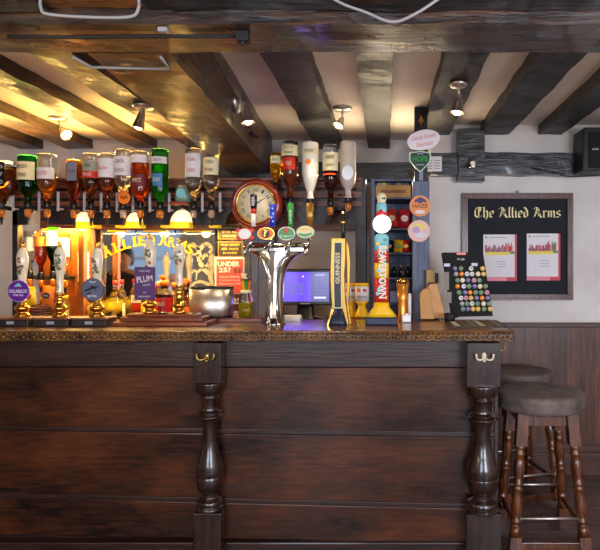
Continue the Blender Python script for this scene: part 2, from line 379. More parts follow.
# ---------------------------------------------------------------- ceiling spotlights
def spotlight(loc, side, stem, aim, label, energy, col=WARM2, lens_m=None, k=1.0, length=.1):
    """loc: where the plate is fixed; stem: offset to the swivel; aim: direction the cone points"""
    t = thing('ceiling_spotlight', label, 'spotlight', loc, 'spotlights on the beams and ceiling')
    MR = Matrix.Rotation(PI/2, 4, 'Y') if side else Matrix()
    MB().lathe([(.0, 0), (.06*k, 0), (.06*k, -.008), (.05*k, -.02), (0, -.024)], M=MR if not side else MR.inverted() @ Matrix.Identity(4), n=24).build('base_plate', M_steel, t)
    sv = Vector(stem)
    MB().tube([(0, 0, 0), sv*.5, sv], .006, 8).sphere(sv, .011).build('stem', M_steel, t)
    d = Vector(aim).normalized(); q = Vector((0, 0, 1)).rotation_difference(d).to_matrix().to_4x4(); q.translation = sv
    L_ = length
    MB().lathe([(.008, 0), (.014, .004), (.018, .02), (.034, L_), (.036, L_), (.036, L_+.004), (.033, L_+.002), (.016, .024), (0, .02)], M=q, n=24).build('lamp_shade', M_steel, t)
    MB().sphere((0, 0, L_-.012), .024, M=q).build('bulb', M_lampwarm, t)
    light('SPOT', sv+d*(L_+.02), energy, col, .03, sv+d*(L_+1), spot=110, parent=t, name='spot_beam')
    return t
spotlight((-2.15, 3.81, 2.42), False, (.03, -.02, -.08), (.55, -.25, -.5), 'chrome spotlight on the left ceiling strip, turned to the right', 9, length=.07)
spotlight((-1.355, 3.25, 2.345), False, (0, -.005, -.03), (-.15, -.02, -.6), 'silver cone spotlight over the row of bottles, left of the wide beam', 11)
t = spotlight((-.765, 2.97, 2.285), True, (.05, -.01, -.01), (.18, -.05, -1), 'silver cone spotlight on an arm from the side of the wide brown beam', 7)
spotlight((-.262, 3.57, 2.42), False, (0, -.01, -.07), (-.35, -.3, -.75), 'silver spotlight on a round ceiling plate above the four middle bottles', 9, length=.06)
spotlight((.36, 2.85, 2.345), False, (.005, 0, -.065), (-.15, -.1, -1), 'brass rimmed cone spotlight under the black joist at right', 6, k=.75, length=.085)
for (px, py, Yb, zz) in ((262, 130, 3.4, 0),):
    tag(MB().tube([(-.03, 0, 0), (0, -.01, .01), (.035, 0, -.012)], .01, 8).build('cable_clamp', M_rubber, loc=(-.79, 3.45, 2.22)), 'black cable clamp on the side of the wide brown beam', 'clamp')

# ---------------------------------------------------------------- the bar
bar = thing('bar_counter', 'dark oak bar front with plank panels and turned posts', 'bar counter', (X(235, 2.9), 2.95, 0))
bx = bar.location.x
def lb(px, Y=2.95): return X(px, Y)-bx
xl = -2.6-bx; xr = X(499, 2.93)-bx
MB().box(xl, xr-.02, .03, .44, .02, 1.065).build('carcass', M_rail, bar)
MB().box(xr-.02, xr, .0, .45, .02, 1.065).build('end_panel', M_rail, bar, bev=.003)
def board(name, pyl0, pyl1, pyr0, pyr1, y0, y1, m, bev=.004):
    """a long board whose edges run slightly out of true, as in an old bar; heights given at two ends"""
    za, zb = Z(pyl0, 2.95), Z(pyr0, 2.95); zc_, zd_ = Z(pyl1, 2.95), Z(pyr1, 2.95)
    a, b = lb(0), lb(470)
    def at(z1_, z2_, x): return z1_+(z2_-z1_)*(x-a)/(b-a)
    P = [(xl, at(za, zb, xl)), (xr-.02, at(za, zb, xr-.02)), (xr-.02, at(zc_, zd_, xr-.02)), (xl, at(zc_, zd_, xl))]
    return MB().prism(P, y0, y1).build(name, m, bar, bev=bev)
board('top_rail', 340, 366, 340, 367, -.012, .03, M_rail)
board('panel_board', 367.5, 426, 368, 433, .0, .03, M_bar)
board('bead', 425.5, 430, 432, 437, -.006, .03, M_rail, .003)
board('panel_board', 430.5, 493, 437.5, 504, -.002, .03, M_bar)
board('bead', 492.5, 497, 503.5, 508, -.008, .03, M_rail, .003)
board('panel_board', 497.5, 534, 508.5, 543, -.004, .03, M_bar)
MB().box(xl, xr, -.03, .03, 0, Z(540, 2.95)).build('plinth', M_rail, bar, bev=.006)
def bar_post(px, wpx, pys):
    """turned half post: square head, vase turning and block foot; pys = y of the main breaks"""
    Yp = 2.885; k = s(Yp); r = wpx*k/2; zt = lambda p: Z(p, Yp)
    hy0, hy1, ft0 = pys
    mb = MB().box(-r, r, -.055, .04, zt(hy1), zt(hy0))
    f = lambda t: zt(hy1+(ft0-hy1)*t)
    prof = [(.0, .0), (1.0, .0), (1.0, .015), (.98, .05), (.86, .085), (.62, .10), (.72, .115), (.62, .13), (.58, .19), (.60, .22), (.88, .235), (.66, .25), (.92, .262), (.92, .275), (.62, .29), (.52, .34), (.50, .42), (.56, .5), (.72, .57), (.92, .64), (.99, .69), (1.0, .725), (.98, .728), (.98, .735), (1.0, .738), (.97, .79), (.84, .845), (.56, .87), (.56, .905), (.88, .925), (.94, .95), (.86, .965), (1.0, .98), (1.0, 1.0), (0, 1.0)]
    mb.lathe([(r*a, f(t)) for a, t in prof][::-1], (0, -.005, 0), 32)
    mb.box(-r*1.02, r*1.02, -.055, .04, .05, zt(ft0+1)).box(-r*1.2, r*1.2, -.068, .04, 0, .05)
    p = mb.build('turned_post', M_post, bar, (X(px, Yp)-bx, Yp+.01-2.95, 0), bev=.004)
    h = MB().lathe([(0, 0), (.011, 0), (.011, .003), (0, .004)], M=Matrix.Translation((0, -.056, 0)) @ Matrix.Rotation(PI/2, 4, 'X') @ Matrix.Scale(1.8, 4, (0, 1, 0)), n=16)
    for sg in (-1, 1):
        h.tube(curve_pts([(0, -.06, -.004), (sg*.018, -.075, -.014), (sg*.036, -.08, -.010), (sg*.042, -.08, .006)], 4), .0045, 8).sphere((sg*.042, -.08, .010), .0065)
    h.sphere((0, -.062, -.02), .008)
    h.build('coat_hook', M_hookm[0], p, (0, 0, zt(hy0+13)))
    return p
M_hookm = [mat('old_brass', (200, 168, 96), .3, 1)]
bar_post(209.5, 27, (342, 382, 509)); M_hookm[0] = mat('painted_hook', (226, 214, 190), .4, 0); p2 = bar_post(482.5, 33, (342, 385, 510))
hk = MB().tube(curve_pts([(0, 0, 0), (.03, 0, -.004), (.045, 0, .006), (.047, 0, .02)], 4), .0035, 8).sphere((.047, 0, .022), .006)
hk.build('coat_hook', MATS['old_brass'], bar, (xr, .06, Z(350, 3.0)))
# counter top with its carved gilt edge
tz = 1.125; YT = 2.865; xre = X(513, YT)
bt = thing('countertop', 'polished wooden bar top with a carved gilded front edge', 'bar top', (0, 2.865, 1.075))
MB().box(-2.7, xre, .012, .6, .03, tz-1.075).box(-2.6, xre-.06, .14, .5, -.0095, .03).build('counter_board', M_top, bt, bev=.006)
cv = MB().box(-2.7, xre, .012, .05, -.002, .03)
per = .05; nx = int((xre+2.7)/per)
for i in range(nx+1):
    x = xre-.02-i*per
    if x < -1.95: break
    cv.sphere((x, .006, .018), .012, sx=1.0, sy=.9, sz=.8, n=8)
    cv.sphere((x-.013, .008, .034), .009, sx=1.3, sy=1, sz=.6, n=6)
    cv.sphere((x+.013, .008, .034), .009, sx=1.3, sy=1, sz=.6, n=6)
    cv.tube([(x-per/2, .006, .022), (x-per/2+.006, .002, .006), (x, .004, .0), (x+per/2-.006, .002, .006), (x+per/2, .006, .022)], .004, 5)
    cv.sphere((x+per/2, .004, .004), .006, n=6)
for j in range(12):
    yy = .03+j*per
    cv.sphere((xre+.004, yy, .018), .012, n=8).sphere((xre+.003, yy+.025, .02), .007, n=6)
cv.tube([(-2.7, .006, .043), (xre+.004, .006, .043)], .006, 6).tube([(xre+.004, .006, .043), (xre+.004, .58, .043)], .006, 6).box(xre-.03, xre, .03, .59, -.002, .03)
cv.build('carved_edge', M_carve, bt)
# printed bar mat at the right end
mm = thing('bar_towel', 'patterned bar runner lying flat on the right end of the bar', 'bar towel', (X(475, 3.2), 3.2, tz))
MB().prism([(-.15, 0), (.15, 0), (.15, .005), (-.15, .005)], -.17, .17).build('cloth', mat('mat_dark', (70, 66, 60), .8), mm, bev=.001)
pm = MB()
for i in range(6):
    for j in range(5):
        pm.box(-.13+i*.045, -.13+i*.045+.03, -.15+j*.062, -.15+j*.062+.04, .0052, .0062, (i*2+j*3) % 3)
pm.build('printed_pattern', [mat('mat_cream', (196, 186, 160), .8), mat('mat_grey', (130, 124, 116), .8), mat('mat_brown', (120, 84, 60), .8)], mm)
# folded napkin square and shiny coaster
tag(MB().box(-.04, .04, -.05, .05, 0, .004).build('drip_tray', M_chrome, loc=(X(404, 3.3), 3.3, tz), bev=.001), 'small chrome tray on the bar under the white napkin box', 'tray')

# ---------------------------------------------------------------- bar stools
def stool(loc, label, r, rot=0, wtop=.125, splay=.055):
    t = thing('bar_stool', label, 'bar stool', loc, 'wooden bar stools with round padded seats', (0, 0, rot))
    MB().lathe([(0, .690), (r*.95, .690), (r*.985, .696), (r, .71), (r, .758), (r*.985, .771), (r*.95, .777), (r*.8, .780), (0, .781)], n=48).build('seat', M_seat, t)
    q = wtop
    ap = MB()
    for sg in (-1, 1):
        ap.box(-q, q, sg*q-.012, sg*q+.012, .62, .69).box(sg*q-.012, sg*q+.012, -q, q, .62, .69)
    ap.build('apron', M_stool, t, bev=.003)
    prof = [(0, .024), (.10, .024), (.102, .02), (.13, .019), (.14, .024), (.155, .024), (.165, .018), (.2, .021), (.28, .026), (.36, .0235), (.42, .018), (.44, .024), (.455, .024), (.47, .018), (.485, .023), (.50, .023), (.51, .018), (.56, .022), (.64, .026), (.70, .022), (.74, .017), (.755, .023), (.775, .023), (.79, .018), (.82, .021), (.86, .02), (.9, .023)]
    feet = []
    for sx in (-1, 1):
        for sy in (-1, 1):
            a = Vector((sx*(q+splay), sy*(q+splay), 0)); b = Vector((sx*q, sy*q, .69)); feet.append((a, b))
            mb = MB(); P = lambda u: a+(b-a)*u
            # square head and square foot, turned between
            h = .024
            def sq(u0, u1, h):
                A, B = P(u0), P(u1); vs = [(A.x+i*h, A.y+j*h, A.z) for i, j in ((-1, -1), (1, -1), (1, 1), (-1, 1))]+[(B.x+i*h, B.y+j*h, B.z) for i, j in ((-1, -1), (1, -1), (1, 1), (-1, 1))]
                mb.add(vs, [(3, 2, 1, 0), (4, 5, 6, 7), (0, 1, 5, 4), (1, 2, 6, 5), (2, 3, 7, 6), (3, 0, 4, 7)])
            sq(0, .11, .028); sq(.76, 1, .028)
            pr = [(.1+(u-.0)*.78, rr*.95) for u, rr in prof if u < .87]
            mb.tube([P(u) for u, rr in pr], 0, 12, rs=[rr*1.22 for u, rr in pr])
            mb.build('leg', M_stool, t)
    mid = lambda u, i: feet[i][0]+(feet[i][1]-feet[i][0])*u
    for (i, j, u, m, rr) in ((0, 2, .23, M_steel, .008), (1, 3, .3, M_steel, .008), (0, 1, .18, M_stool, .012), (2, 3, .18, M_stool, .012)):
        MB().tube([mid(u, i), mid(u, j)], rr, 10).build('foot_rail' if m is M_steel else 'stretcher', m, t)
    MB().box(-q-splay, q+splay, -q-splay-.01, -q-splay+.01, .01, .045).build('stretcher', M_stool, t, bev=.002)
    return t
stool((.835, 3.12, 0), 'round bar stool standing nearest the end of the bar, in front', .232)
stool((.85, 3.72, 0), 'round bar stool half hidden behind the nearer stool', .222, .25)

# ---------------------------------------------------------------- right wall: notice board, speaker
Yn = 3.995
def nb(px, py): return (X(px, Yn)-X(517.5, Yn), Z(py, Yn)-Z(246.5, Yn))
t = thing('notice_board', 'framed dark notice board lettered in gold blackletter on the right wall', 'notice board', (X(517.5, Yn), YR, Z(246.5, Yn)))
a = nb(462, 300); b = nb(573, 193); fw = .04
fr = MB()
for (q0, q1, q2, q3) in ((a[0], b[0], b[1]-fw, b[1]), (a[0], b[0], a[1], a[1]+fw), (a[0], a[0]+fw, a[1]+fw, b[1]-fw), (b[0]-fw, b[0], a[1]+fw, b[1]-fw)):
    fr.box(q0, q1, -.035, -.002, q2, q3)
for o_ in (0.012, 0.026):
    fr.box(a[0]+o_, b[0]-o_, -.04, -.03, b[1]-o_-.006, b[1]-o_).box(a[0]+o_, b[0]-o_, -.04, -.03, a[1]+o_, a[1]+o_+.006)
    fr.box(a[0]+o_, a[0]+o_+.006, -.04, -.03, a[1]+o_, b[1]-o_).box(b[0]-o_-.006, b[0]-o_, -.04, -.03, a[1]+o_, b[1]-o_)
fr.build('frame', wood('frame_wood', (46, 20, 12), (110, 52, 30), rough=.3, axis=2, coat=.4), t, bev=.002)
MB().box(a[0]+fw, b[0]-fw, -.015, -.004, a[1]+fw, b[1]-fw).build('backing_board', mat('board_navy', (14, 18, 30), .75), t)
MB().tube([(0, -.02, b[1]-.002), (-.008, -.02, b[1]+.012), (0, -.02, b[1]+.02), (.008, -.02, b[1]+.012), (0, -.02, b[1]-.002)], .003, 6).tube([(-.045, -.02, a[1]), (-.045, -.025, a[1]-.015)], .003, 6).build('fixing_loop', M_steel, t)
# blackletter drawn with a broad nib
G = {'T': ([[(.1, 1.35), (.45, 1.5), (.95, 1.4)], [(.35, 1.4), (.1, 1.05), (.1, .3), (.4, 0), (.8, .12), (.95, .35)], [(.55, 1.4), (.55, .2)], [(.75, 1.3), (.75, .9)]], 1.1),
 'h': ([[(.12, 1.55), (.12, .1), (.22, 0)], [(.14, .85), (.4, 1), (.55, .82), (.55, .1), (.38, -.3)]], .75),
 'e': ([[(.5, .55), (.14, .45)], [(.12, .8), (.12, .2), (.3, 0), (.55, .15)], [(.12, .8), (.36, 1), (.54, .8), (.48, .55)]], .7),
 'A': ([[(.05, 1.2), (.3, 1.5), (.55, 1.35), (.95, .1), (1.1, 0)], [(.5, 1.35), (.35, .7), (.2, .1), (.02, 0)], [(.75, 1.2), (.75, .2)], [(.22, .6), (.8, .6)]], 1.2),
 'l': ([[(.14, 1.55), (.14, .1), (.28, 0)]], .4), 'i': ([[(.08, .95), (.16, .9), (.16, .1), (.28, 0)], [(.16, 1.3), (.2, 1.35)]], .4),
 'd': ([[(.12, .8), (.12, .15), (.32, 0), (.52, .2), (.52, .85), (.3, 1.35), (.1, 1.5)], [(.12, .8), (.4, .98)]], .72),
 'r': ([[(.06, .95), (.16, .9), (.16, .05), (.24, 0)], [(.18, .8), (.38, 1), (.5, .85)]], .6),
 'm': ([[(.06, .95), (.16, .9), (.16, .05)], [(.18, .82), (.38, 1), (.5, .85), (.5, .05)], [(.52, .82), (.72, 1), (.86, .85), (.86, .08), (.96, 0)]], 1.08),
 's': ([[(.52, .9), (.3, 1), (.12, .8), (.16, .6), (.5, .4), (.52, .2), (.3, 0), (.08, .12)]], .66), ' ': ([], .5)}
txt = 'The Allied Arms'; adv = sum(G[c][1] for c in txt); xa, za_ = nb(474.5, 217.3); xb, _ = nb(561.5, 217); kx = (xb-xa)/adv; kz = 8.6*s(Yn)/1.0/1.28
bl = MB(); cx = xa
for ch in txt:
    for st in G[ch][0]:
        for (p, q) in zip(st, st[1:]):
            nx_, nz_ = .085, .06
            P = [(cx+p[0]*kx-nx_*kx, za_+p[1]*kz-nz_*kz), (cx+q[0]*kx-nx_*kx, za_+q[1]*kz-nz_*kz), (cx+q[0]*kx+nx_*kx, za_+q[1]*kz+nz_*kz), (cx+p[0]*kx+nx_*kx, za_+p[1]*kz+nz_*kz)]
            bl.prism(P, -.019, -.0165)
    cx += G[ch][1]*kx
bl.build('blackletter_sign', mat('gold_paint', (196, 180, 124), .4, .2), t)
# the two posters pinned inside
M_pp = [M_paper, mat('poster_red', (200, 52, 72), .5), mat('poster_pink', (226, 130, 150), .5), mat('poster_yellow', (226, 206, 70), .5), mat('poster_green', (90, 140, 80), .5), mat('poster_plum', (140, 90, 120), .5), M_greytxt, mat('poster_mauve', (170, 90, 120), .5)]
for k, (x0, x1, y0, y1) in enumerate(((483.5, 517, 234.5, 281), (527, 560.5, 233.5, 280.5))):
    po = thing('poster', ['white and red event poster on the left side of the notice board', 'white and red event poster on the right side of the notice board'][k], 'poster', (X((x0+x1)/2, Yn), YR-.017, Z((y0+y1)/2, Yn)), 'posters pinned in the notice board')
    h = (x1-x0)/2*s(Yn); v = (y1-y0)/2*s(Yn); rng = random.Random(k)
    MB().box(-h, h, -.002, 0, -v, v).build('sheet', M_paper, po)
    pr = MB().box(h-.014, h, -.003, -.002, -v, v, 1).box(-h, h-.014, -.003, -.002, -v, -v+.028, 2).box(h-.07, h, -.0034, -.003, -v, -v+.024, 1)
    for i in range(30):
        x = -h+.012+i*(2*h-.04)/30; z = v*.30; hh = rng.uniform(.02, .055)+(.02 if i > 18 else 0)
        pr.box(x, x+.0075, -.0034, -.002, z-.012, z-.012+hh, rng.choice([1, 2, 4, 5, 7, 7, 5]) if i < 19 else rng.choice([1, 1, 2, 4]))
    pr.box(-h+.01, h-.05, -.004, -.002, z-.03, z-.008, 3).box(h-.05, h-.015, -.0042, -.002, z-.022, z-.004, 4)
    pr.disc(-h+.02, v-.02, .008, -.003, -.002, 6, n=12)
    for q in range(4): pr.box(-.02 if q else -h+.04, .04, -.003, -.002, -.01-q*.018 if q else v-.022, -.006-q*.018 if q else v-.017, 6)
    pr.build('printing', M_pp, po)
t = thing('loudspeaker', 'black box loudspeaker high on the wall at the right edge', 'speaker', (X(596, 3.88), 3.86, Z(172, 3.8)))
MB().prism([(-.13, 0), (.16, 0), (.16, .285), (-.12, .285)], -.1, .12).build('cabinet', mat('speaker_black', (22, 22, 24), .5), t, bev=.008)
MB().box(-.095, .15, -.106, -.1, .02, .255).build('grille', mat('speaker_grille', (12, 12, 13), .8), t, bev=.003)
MB().box(-.07, -.03, -.109, -.106, .135, .146).build('badge', M_greytxt, t)
MB().box(-.02, .02, .12, .155, .1, .16).build('wall_bracket', M_black, t)
tag(MB().tube([(-.2, .0, .03), (-.02, -.02, -.01), (0, 0, -.02), (.05, .01, -.03), (.25, .02, -.022)], .004, 6).build('speaker_cable', M_rubber, loc=(X(560, 3.92), 3.9, Z(172, 3.9))), 'black cable hanging below the loudspeaker beside the beam', 'cable')
# small lantern on the dark post
t = thing('wall_light', 'small unlit lantern with white fitting on the black wall post', 'wall light', (X(472, 3.88), 3.885, Z(165, 3.88)))
MB().box(-.012, .012, -.01, .0, -.03, .05).build('bracket', M_black, t, bev=.002)
MB().lathe([(0, -.03), (.022, -.03), (.025, -.02), (.018, .02), (.008, .03), (0, .03)], (0, -.03, 0), 16).build('lamp_shade', M_chrome, t)
MB().box(-.012, .012, -.062, -.052, -.02, .015).build('label_plate', M_white, t)
# notice pinned behind the shelf
t = thing('paper_notice', 'white paper notice pinned on the wall right of the green shield', 'notice', (X(433, 3.98), 3.925, Z(166, 3.98)))
MB().box(-.055, .055, -.003, 0, -.045, .055).build('sheet', M_paper, t)
g = MB()
for i in range(4): g.box(-.045, -.01, -.0045, -.003, -.03+i*.018, -.024+i*.018).box(.005, .045, -.0045, -.003, -.03+i*.018, -.024+i*.018)
g.build('printing', M_greytxt, t)

# ---------------------------------------------------------------- back bar
YG = 3.84
def gx(px): return X(px, YG)
def gz(py): return Z(py, YG)
ga = thing('back_bar_gantry', 'dark red wooden back bar gantry with slatted rails and arched pelmet', 'back bar', (gx(190), YG, 0))
g0 = gx(190); L = lambda px: gx(px)-g0
MB().box(L(6), L(366), -.03, .60, 0, 1.02).build('cupboard', M_gdark, ga, bev=.004)
MB().box(L(4), L(368), -.05, .61, 1.02, 1.055).build('worktop', M_gantry, ga, bev=.005)
MB().box(L(17), L(362), .03, .05, gz(207.5), gz(180)).build('backboard', M_gdark, ga); MB().box(L(15), L(362), .28, .295, gz(227), gz(207.5)).build('rear_panel', M_gantry, ga)
for a, b in ((181, 188), (191, 198), (201, 207)):
    MB().box(L(15), L(362), -.005, .03, gz(b), gz(a)).build('rail', M_gantry, ga, bev=.004)
MB().box(L(15), L(362), -.03, .20, gz(181), gz(178.5)).build('top_shelf', M_gantry, ga, bev=.003)
# pelmet of arches
pe = MB(); arcs = [(38, 9.5), (83.5, 8.5), (134.5, 8), (182, 11), (238, 11), (290, 9), (338, 11)]
xs_ = 13
top, bot = gz(206.5), gz(225)
pts = [(L(13), top), (L(13), bot)]
for c, r in arcs:
    r += 1.5
    for i in range(13):
        a = PI-PI*i/12; pts.append((L(c)+r*s(YG)*math.cos(a), bot+min(15.5, r*1.35)*s(YG)*math.sin(a)))
pts += [(L(356), bot), (L(356), top)]
pe.prism(pts, -.0045, .008).build('pelmet', M_gdark, ga)
for i in range(3): MB().tube([(L(340+i*6), -.02, gz(195)), (L(340+i*6), -.005, gz(195))], .009, 10).build('peg', M_gdark, ga)
for a, b in ((12.5, 18), (356, 366)): MB().box(L(a), L(b), -.0045, .05 if a < 20 else .2, 1.055, gz(179)).build('upright', M_gdark, ga, bev=.003)
MB().box(L(74), L(80), .05, .10, 1.055, gz(229.5)).build('upright', M_ora, ga, bev=.004)
MB().box(L(18), L(74), .26, .28, 1.055, gz(226)).build('backing_panel', M_ora, ga)
MB().box(L(15), L(362), .05, .30, gz(207.5), gz(205.5)).build('inner_shelf', M_gdark, ga)
# frosted shades glowing behind the arches, each on its yellow tray
M_dome = mat('glowing_shade', (255, 246, 220), .5, emit=(255, 232, 180), es=.9)
M_tray = mat('yellow_tray', (250, 205, 40), .35, emit=(255, 190, 20), es=.35)
YS = 3.93
for i, (px, r, w0, w1, lab) in enumerate(((84.5, 8.5, 78, 98, 'glowing domed lamp shade behind the leftmost lit arch of the gantry'), (134.5, 8, 117, 143, 'glowing domed lamp shade above the first word of the arched yellow lettering'), (182, 11.5, 162, 191, 'large glowing domed lamp shade behind the arch nearest the two gin bottles'))):
    t = thing('shaded_lamp', lab, 'lamp', (X(px, YS), YS, Z(228, YS)), 'glowing lamps behind the pelmet'); k = s(YS)
    MB().lathe([(r*k, 6*k), (r*k*.99, 9*k), (r*k*.95, 12.5*k), (r*k*.82, 15.5*k), (r*k*.55, 17.8*k), (r*k*.25, 18.5*k), (0, 18.6*k)], n=28, sy=.5).build('lamp_shade', M_dome, t)
    MB().box((w0-px)*k, (w1-px)*k, -.03, .05, 0, 6*k).build('tray', M_tray, t, bev=.003)
    light('POINT', (0, -.07, -.01), .35, WARM, .03, parent=t, name='lamp_glow')
t = thing('strip_light', 'short glowing yellow strip light left of the two chalk boards', 'lamp', (X(215, YS), YS, Z(228, YS)), 'glowing lamps behind the pelmet')
MB().box(-5*s(YS), 5*s(YS), -.03, .04, 0, 6*s(YS)).build('diffuser', M_tray, t, bev=.003); MB().box(-.04, .04, .04, .05, -.01, .045).build('housing', M_black, t)
# mirror with the arched lettering and etched scrolls
YM = 4.16; mx0 = X(148, YM); mz0 = Z(270, YM)
mi = thing('mirror', 'large pub mirror with arched yellow lettering behind the bar', 'mirror', (mx0, YM, mz0)); k = s(YM)
MB().box(-68*k, 67*k, 0, .01, 1.057-mz0, Z(227.5, YM)-mz0).build('glass', M_mirror, mi)
MB().box(-69*k, 68*k, .01, .025, 1.057-mz0, Z(227.5, YM)-mz0).build('backing_board', M_gdark, mi)
le = MB()
# heavy serif letters: each drawn from the plain letter plus slab serifs
for ch, px, py, ro, ser in (('A', 107, 249.5, .42, 1), ('L', 117.5, 245, .34, 2), ('L', 126.5, 241.8, .24, 2), ('I', 134.5, 239.8, .16, 2), ('E', 142, 238.6, .08, 2), ('D', 151.5, 238, 0, 2), ('A', 163.5, 238.4, -.06, 1), ('R', 172, 240, -.14, 2), ('M', 181.5, 243, -.24, 1), ('S', 190, 247, -.34, 0)):
    le.text(ch, (px-148)*k, -.0015, (268-py)*k, h=10*k, w={'I': 3, 'M': 9.5}.get(ch, 7.6)*k, rot=ro, bold=.03)
    c, d = math.cos(ro), math.sin(ro)
    if ser:
        wd = {'I': 5, 'A': 9, 'M': 10}.get(ch, 8); 
        spots = [(-wd/2+1.2, -4.5)]+([(wd/2-1.2, -4.5)] if ch in 'AMR' else [])+([(-wd/2+1.2, 4.5)] if ch not in 'A' else [(0, 4.5)])
        if ch == 'I': spots = [(0, -4.5), (0, 4.5)]
        for (u, v) in spots:
            x = (px-148)+u*c-v*d; z = (268-py)+u*d+v*c
            M = Matrix.Translation((x*k, 0, z*k)) @ Matrix.Rotation(-ro, 4, 'Y'); le.box(-2.1*k, 2.1*k, -.0018, -.0012, -.6*k, .6*k, 0, M)
le.build('arched_lettering', mat('yellow_gilding', (232, 172, 20), .35, emit=(250, 200, 30), es=.0), mi)
def scroll(px0, sgn, name):
    o = MB(); A = []
    q = lambda x, y: ((px0+sgn*x-148)*k, (270-y)*k)
    def rb(pts, ws): o.ribbon([q(*p) for p in pts], [w_*k for w_ in ws], -.0016, -.001)
    sp = []
    for i in range(22):
        th = -PI*.15+i*.36; r_ = 12.5*(1-i/27); sp.append((7+r_*math.cos(th)*1.05, 291-r_*math.sin(th)*.95))
    rb(sp, [3.6-.09*i for i in range(22)])
    rb([(20, 292), (20, 282), (17, 274), (11, 268), (8, 262), (7, 254), (6, 246)], [2, 3.5, 4.5, 4.5, 5.5, 5, 3])
    rb([(6, 250), (3, 245), (0, 243), (-1, 247)], [3, 3, 2.4, 1]); rb([(7, 256), (3, 254), (0, 255)], [3, 2.4, 1]); rb([(8, 250), (12, 244), (17, 244), (20, 249), (17, 253)], [4, 4, 4, 3.4, 1.4])
    rb([(9, 260), (14, 254), (16, 257)], [3.4, 2.6, 1]); rb([(12, 268), (17, 263), (19, 266)], [3, 2.4, 1]); rb([(23, 290), (23, 258), (21, 255)], [1.4, 1.4, 1.4]); rb([(5, 272), (1, 270), (0, 274)], [3, 2.2, 1]); rb([(10, 268), (5, 273), (4, 280)], [3.4, 2.4, 1])
    o.build(name, mat('etched_white', (150, 146, 132), .6), mi)
scroll(192, 1, 'etched_scroll'); scroll(101, -1, 'etched_scroll')

# panels behind the till
t = thing('splash_panel', 'tall brushed grey brown panel on the wall behind the till', 'panel', (X(316, 4.3), 4.3, 1.056)); k = s(4.3)
MB().box(-42*k, 40*k, -.01, .01, 0, Z(216, 4.3)-1.056).build('metal_sheet', mat('bronze_sheet', (128, 112, 100), .4, .5), t, bev=.003)
MB().box(-42*k, 40*k, -.016, -.01, Z(218, 4.3)-1.056, Z(216, 4.3)-1.056).build('top_rim', M_steel, t)
t = thing('blue_door', 'blue grey boarded cupboard door behind the chrome beer fountain', 'cupboard door', (X(259, 4.2), 4.2, 1.056)); k = s(4.2)
for i in range(4): MB().box((-16+i*8)*k+.001, (-8+i*8)*k-.001, -.012, .01, 0, Z(226, 4.2)-1.056).build('door_board', M_blue, t, bev=.003)
MB().sphere((10*k, -.03, .13), .014).tube([(10*k, -.03, .13), (10*k, 0, .13)], .005).build('door_knob', M_cream, t)

# ---- wall clock
Yc = 3.70
t = thing('wall_clock', 'round wall clock with cream dial and polished red wood case', 'clock', (X(256, Yc), Yc, Z(204, Yc))); k = s(Yc); MX = Matrix.Rotation(PI/2, 4, 'X')
MB().lathe([(0, -.06), (25.5*k, -.06), (26*k, -.03), (25.5*k, -.01), (24*k, .012), (22*k, .02), (20*k, .014), (19.6*k, .0), (0, 0)], M=MX, n=48).build('case', mat('cherry_case', (142, 44, 24), .15, coat=.7), t)
MB().lathe([(19.8*k, .008), (19.8*k, .014), (18.8*k, .020), (17.9*k, .014), (17.9*k, .008)], M=MX, n=48, caps=False).build('bezel', M_gold, t)
MB().lathe([(0, .0), (18.2*k, .0), (18.2*k, .006), (0, .006)], M=MX, n=48).build('dial', mat('dial_cream', (240, 226, 186), .4), t)
nu = MB()
for i, rm in enumerate(('XII', 'I', 'II', 'III', 'IV', 'V', 'VI', 'VII', 'VIII', 'IX', 'X', 'XI')):
    a = -2*PI*i/12; nu.text(rm, -14*k*math.sin(a), -.0075, 14*k*math.cos(a), h=3.6*k, w=(1+len(rm)*1.1)*k, rot=a)
nu.build('numerals', M_black, t)
MB().ribbon([(0, 0), (9*k, 5.6*k)], [.008, .003], -.0105, -.0095).build('hour_hand', M_black, t)
MB().ribbon([(0, 0), (-3*k, 15*k)], [.006, .002], -.0125, -.0115).disc(0, 0, .008, -.015, -.009, n=12).build('minute_hand', M_black, t)
tag(MB().box(-.02, .02, 0, .07, -.02, .02).build('clock_bracket', M_gdark, loc=(X(256, Yc), Yc+.061, Z(196, Yc))), 'small dark bracket fixing the round clock to the gantry', 'bracket')

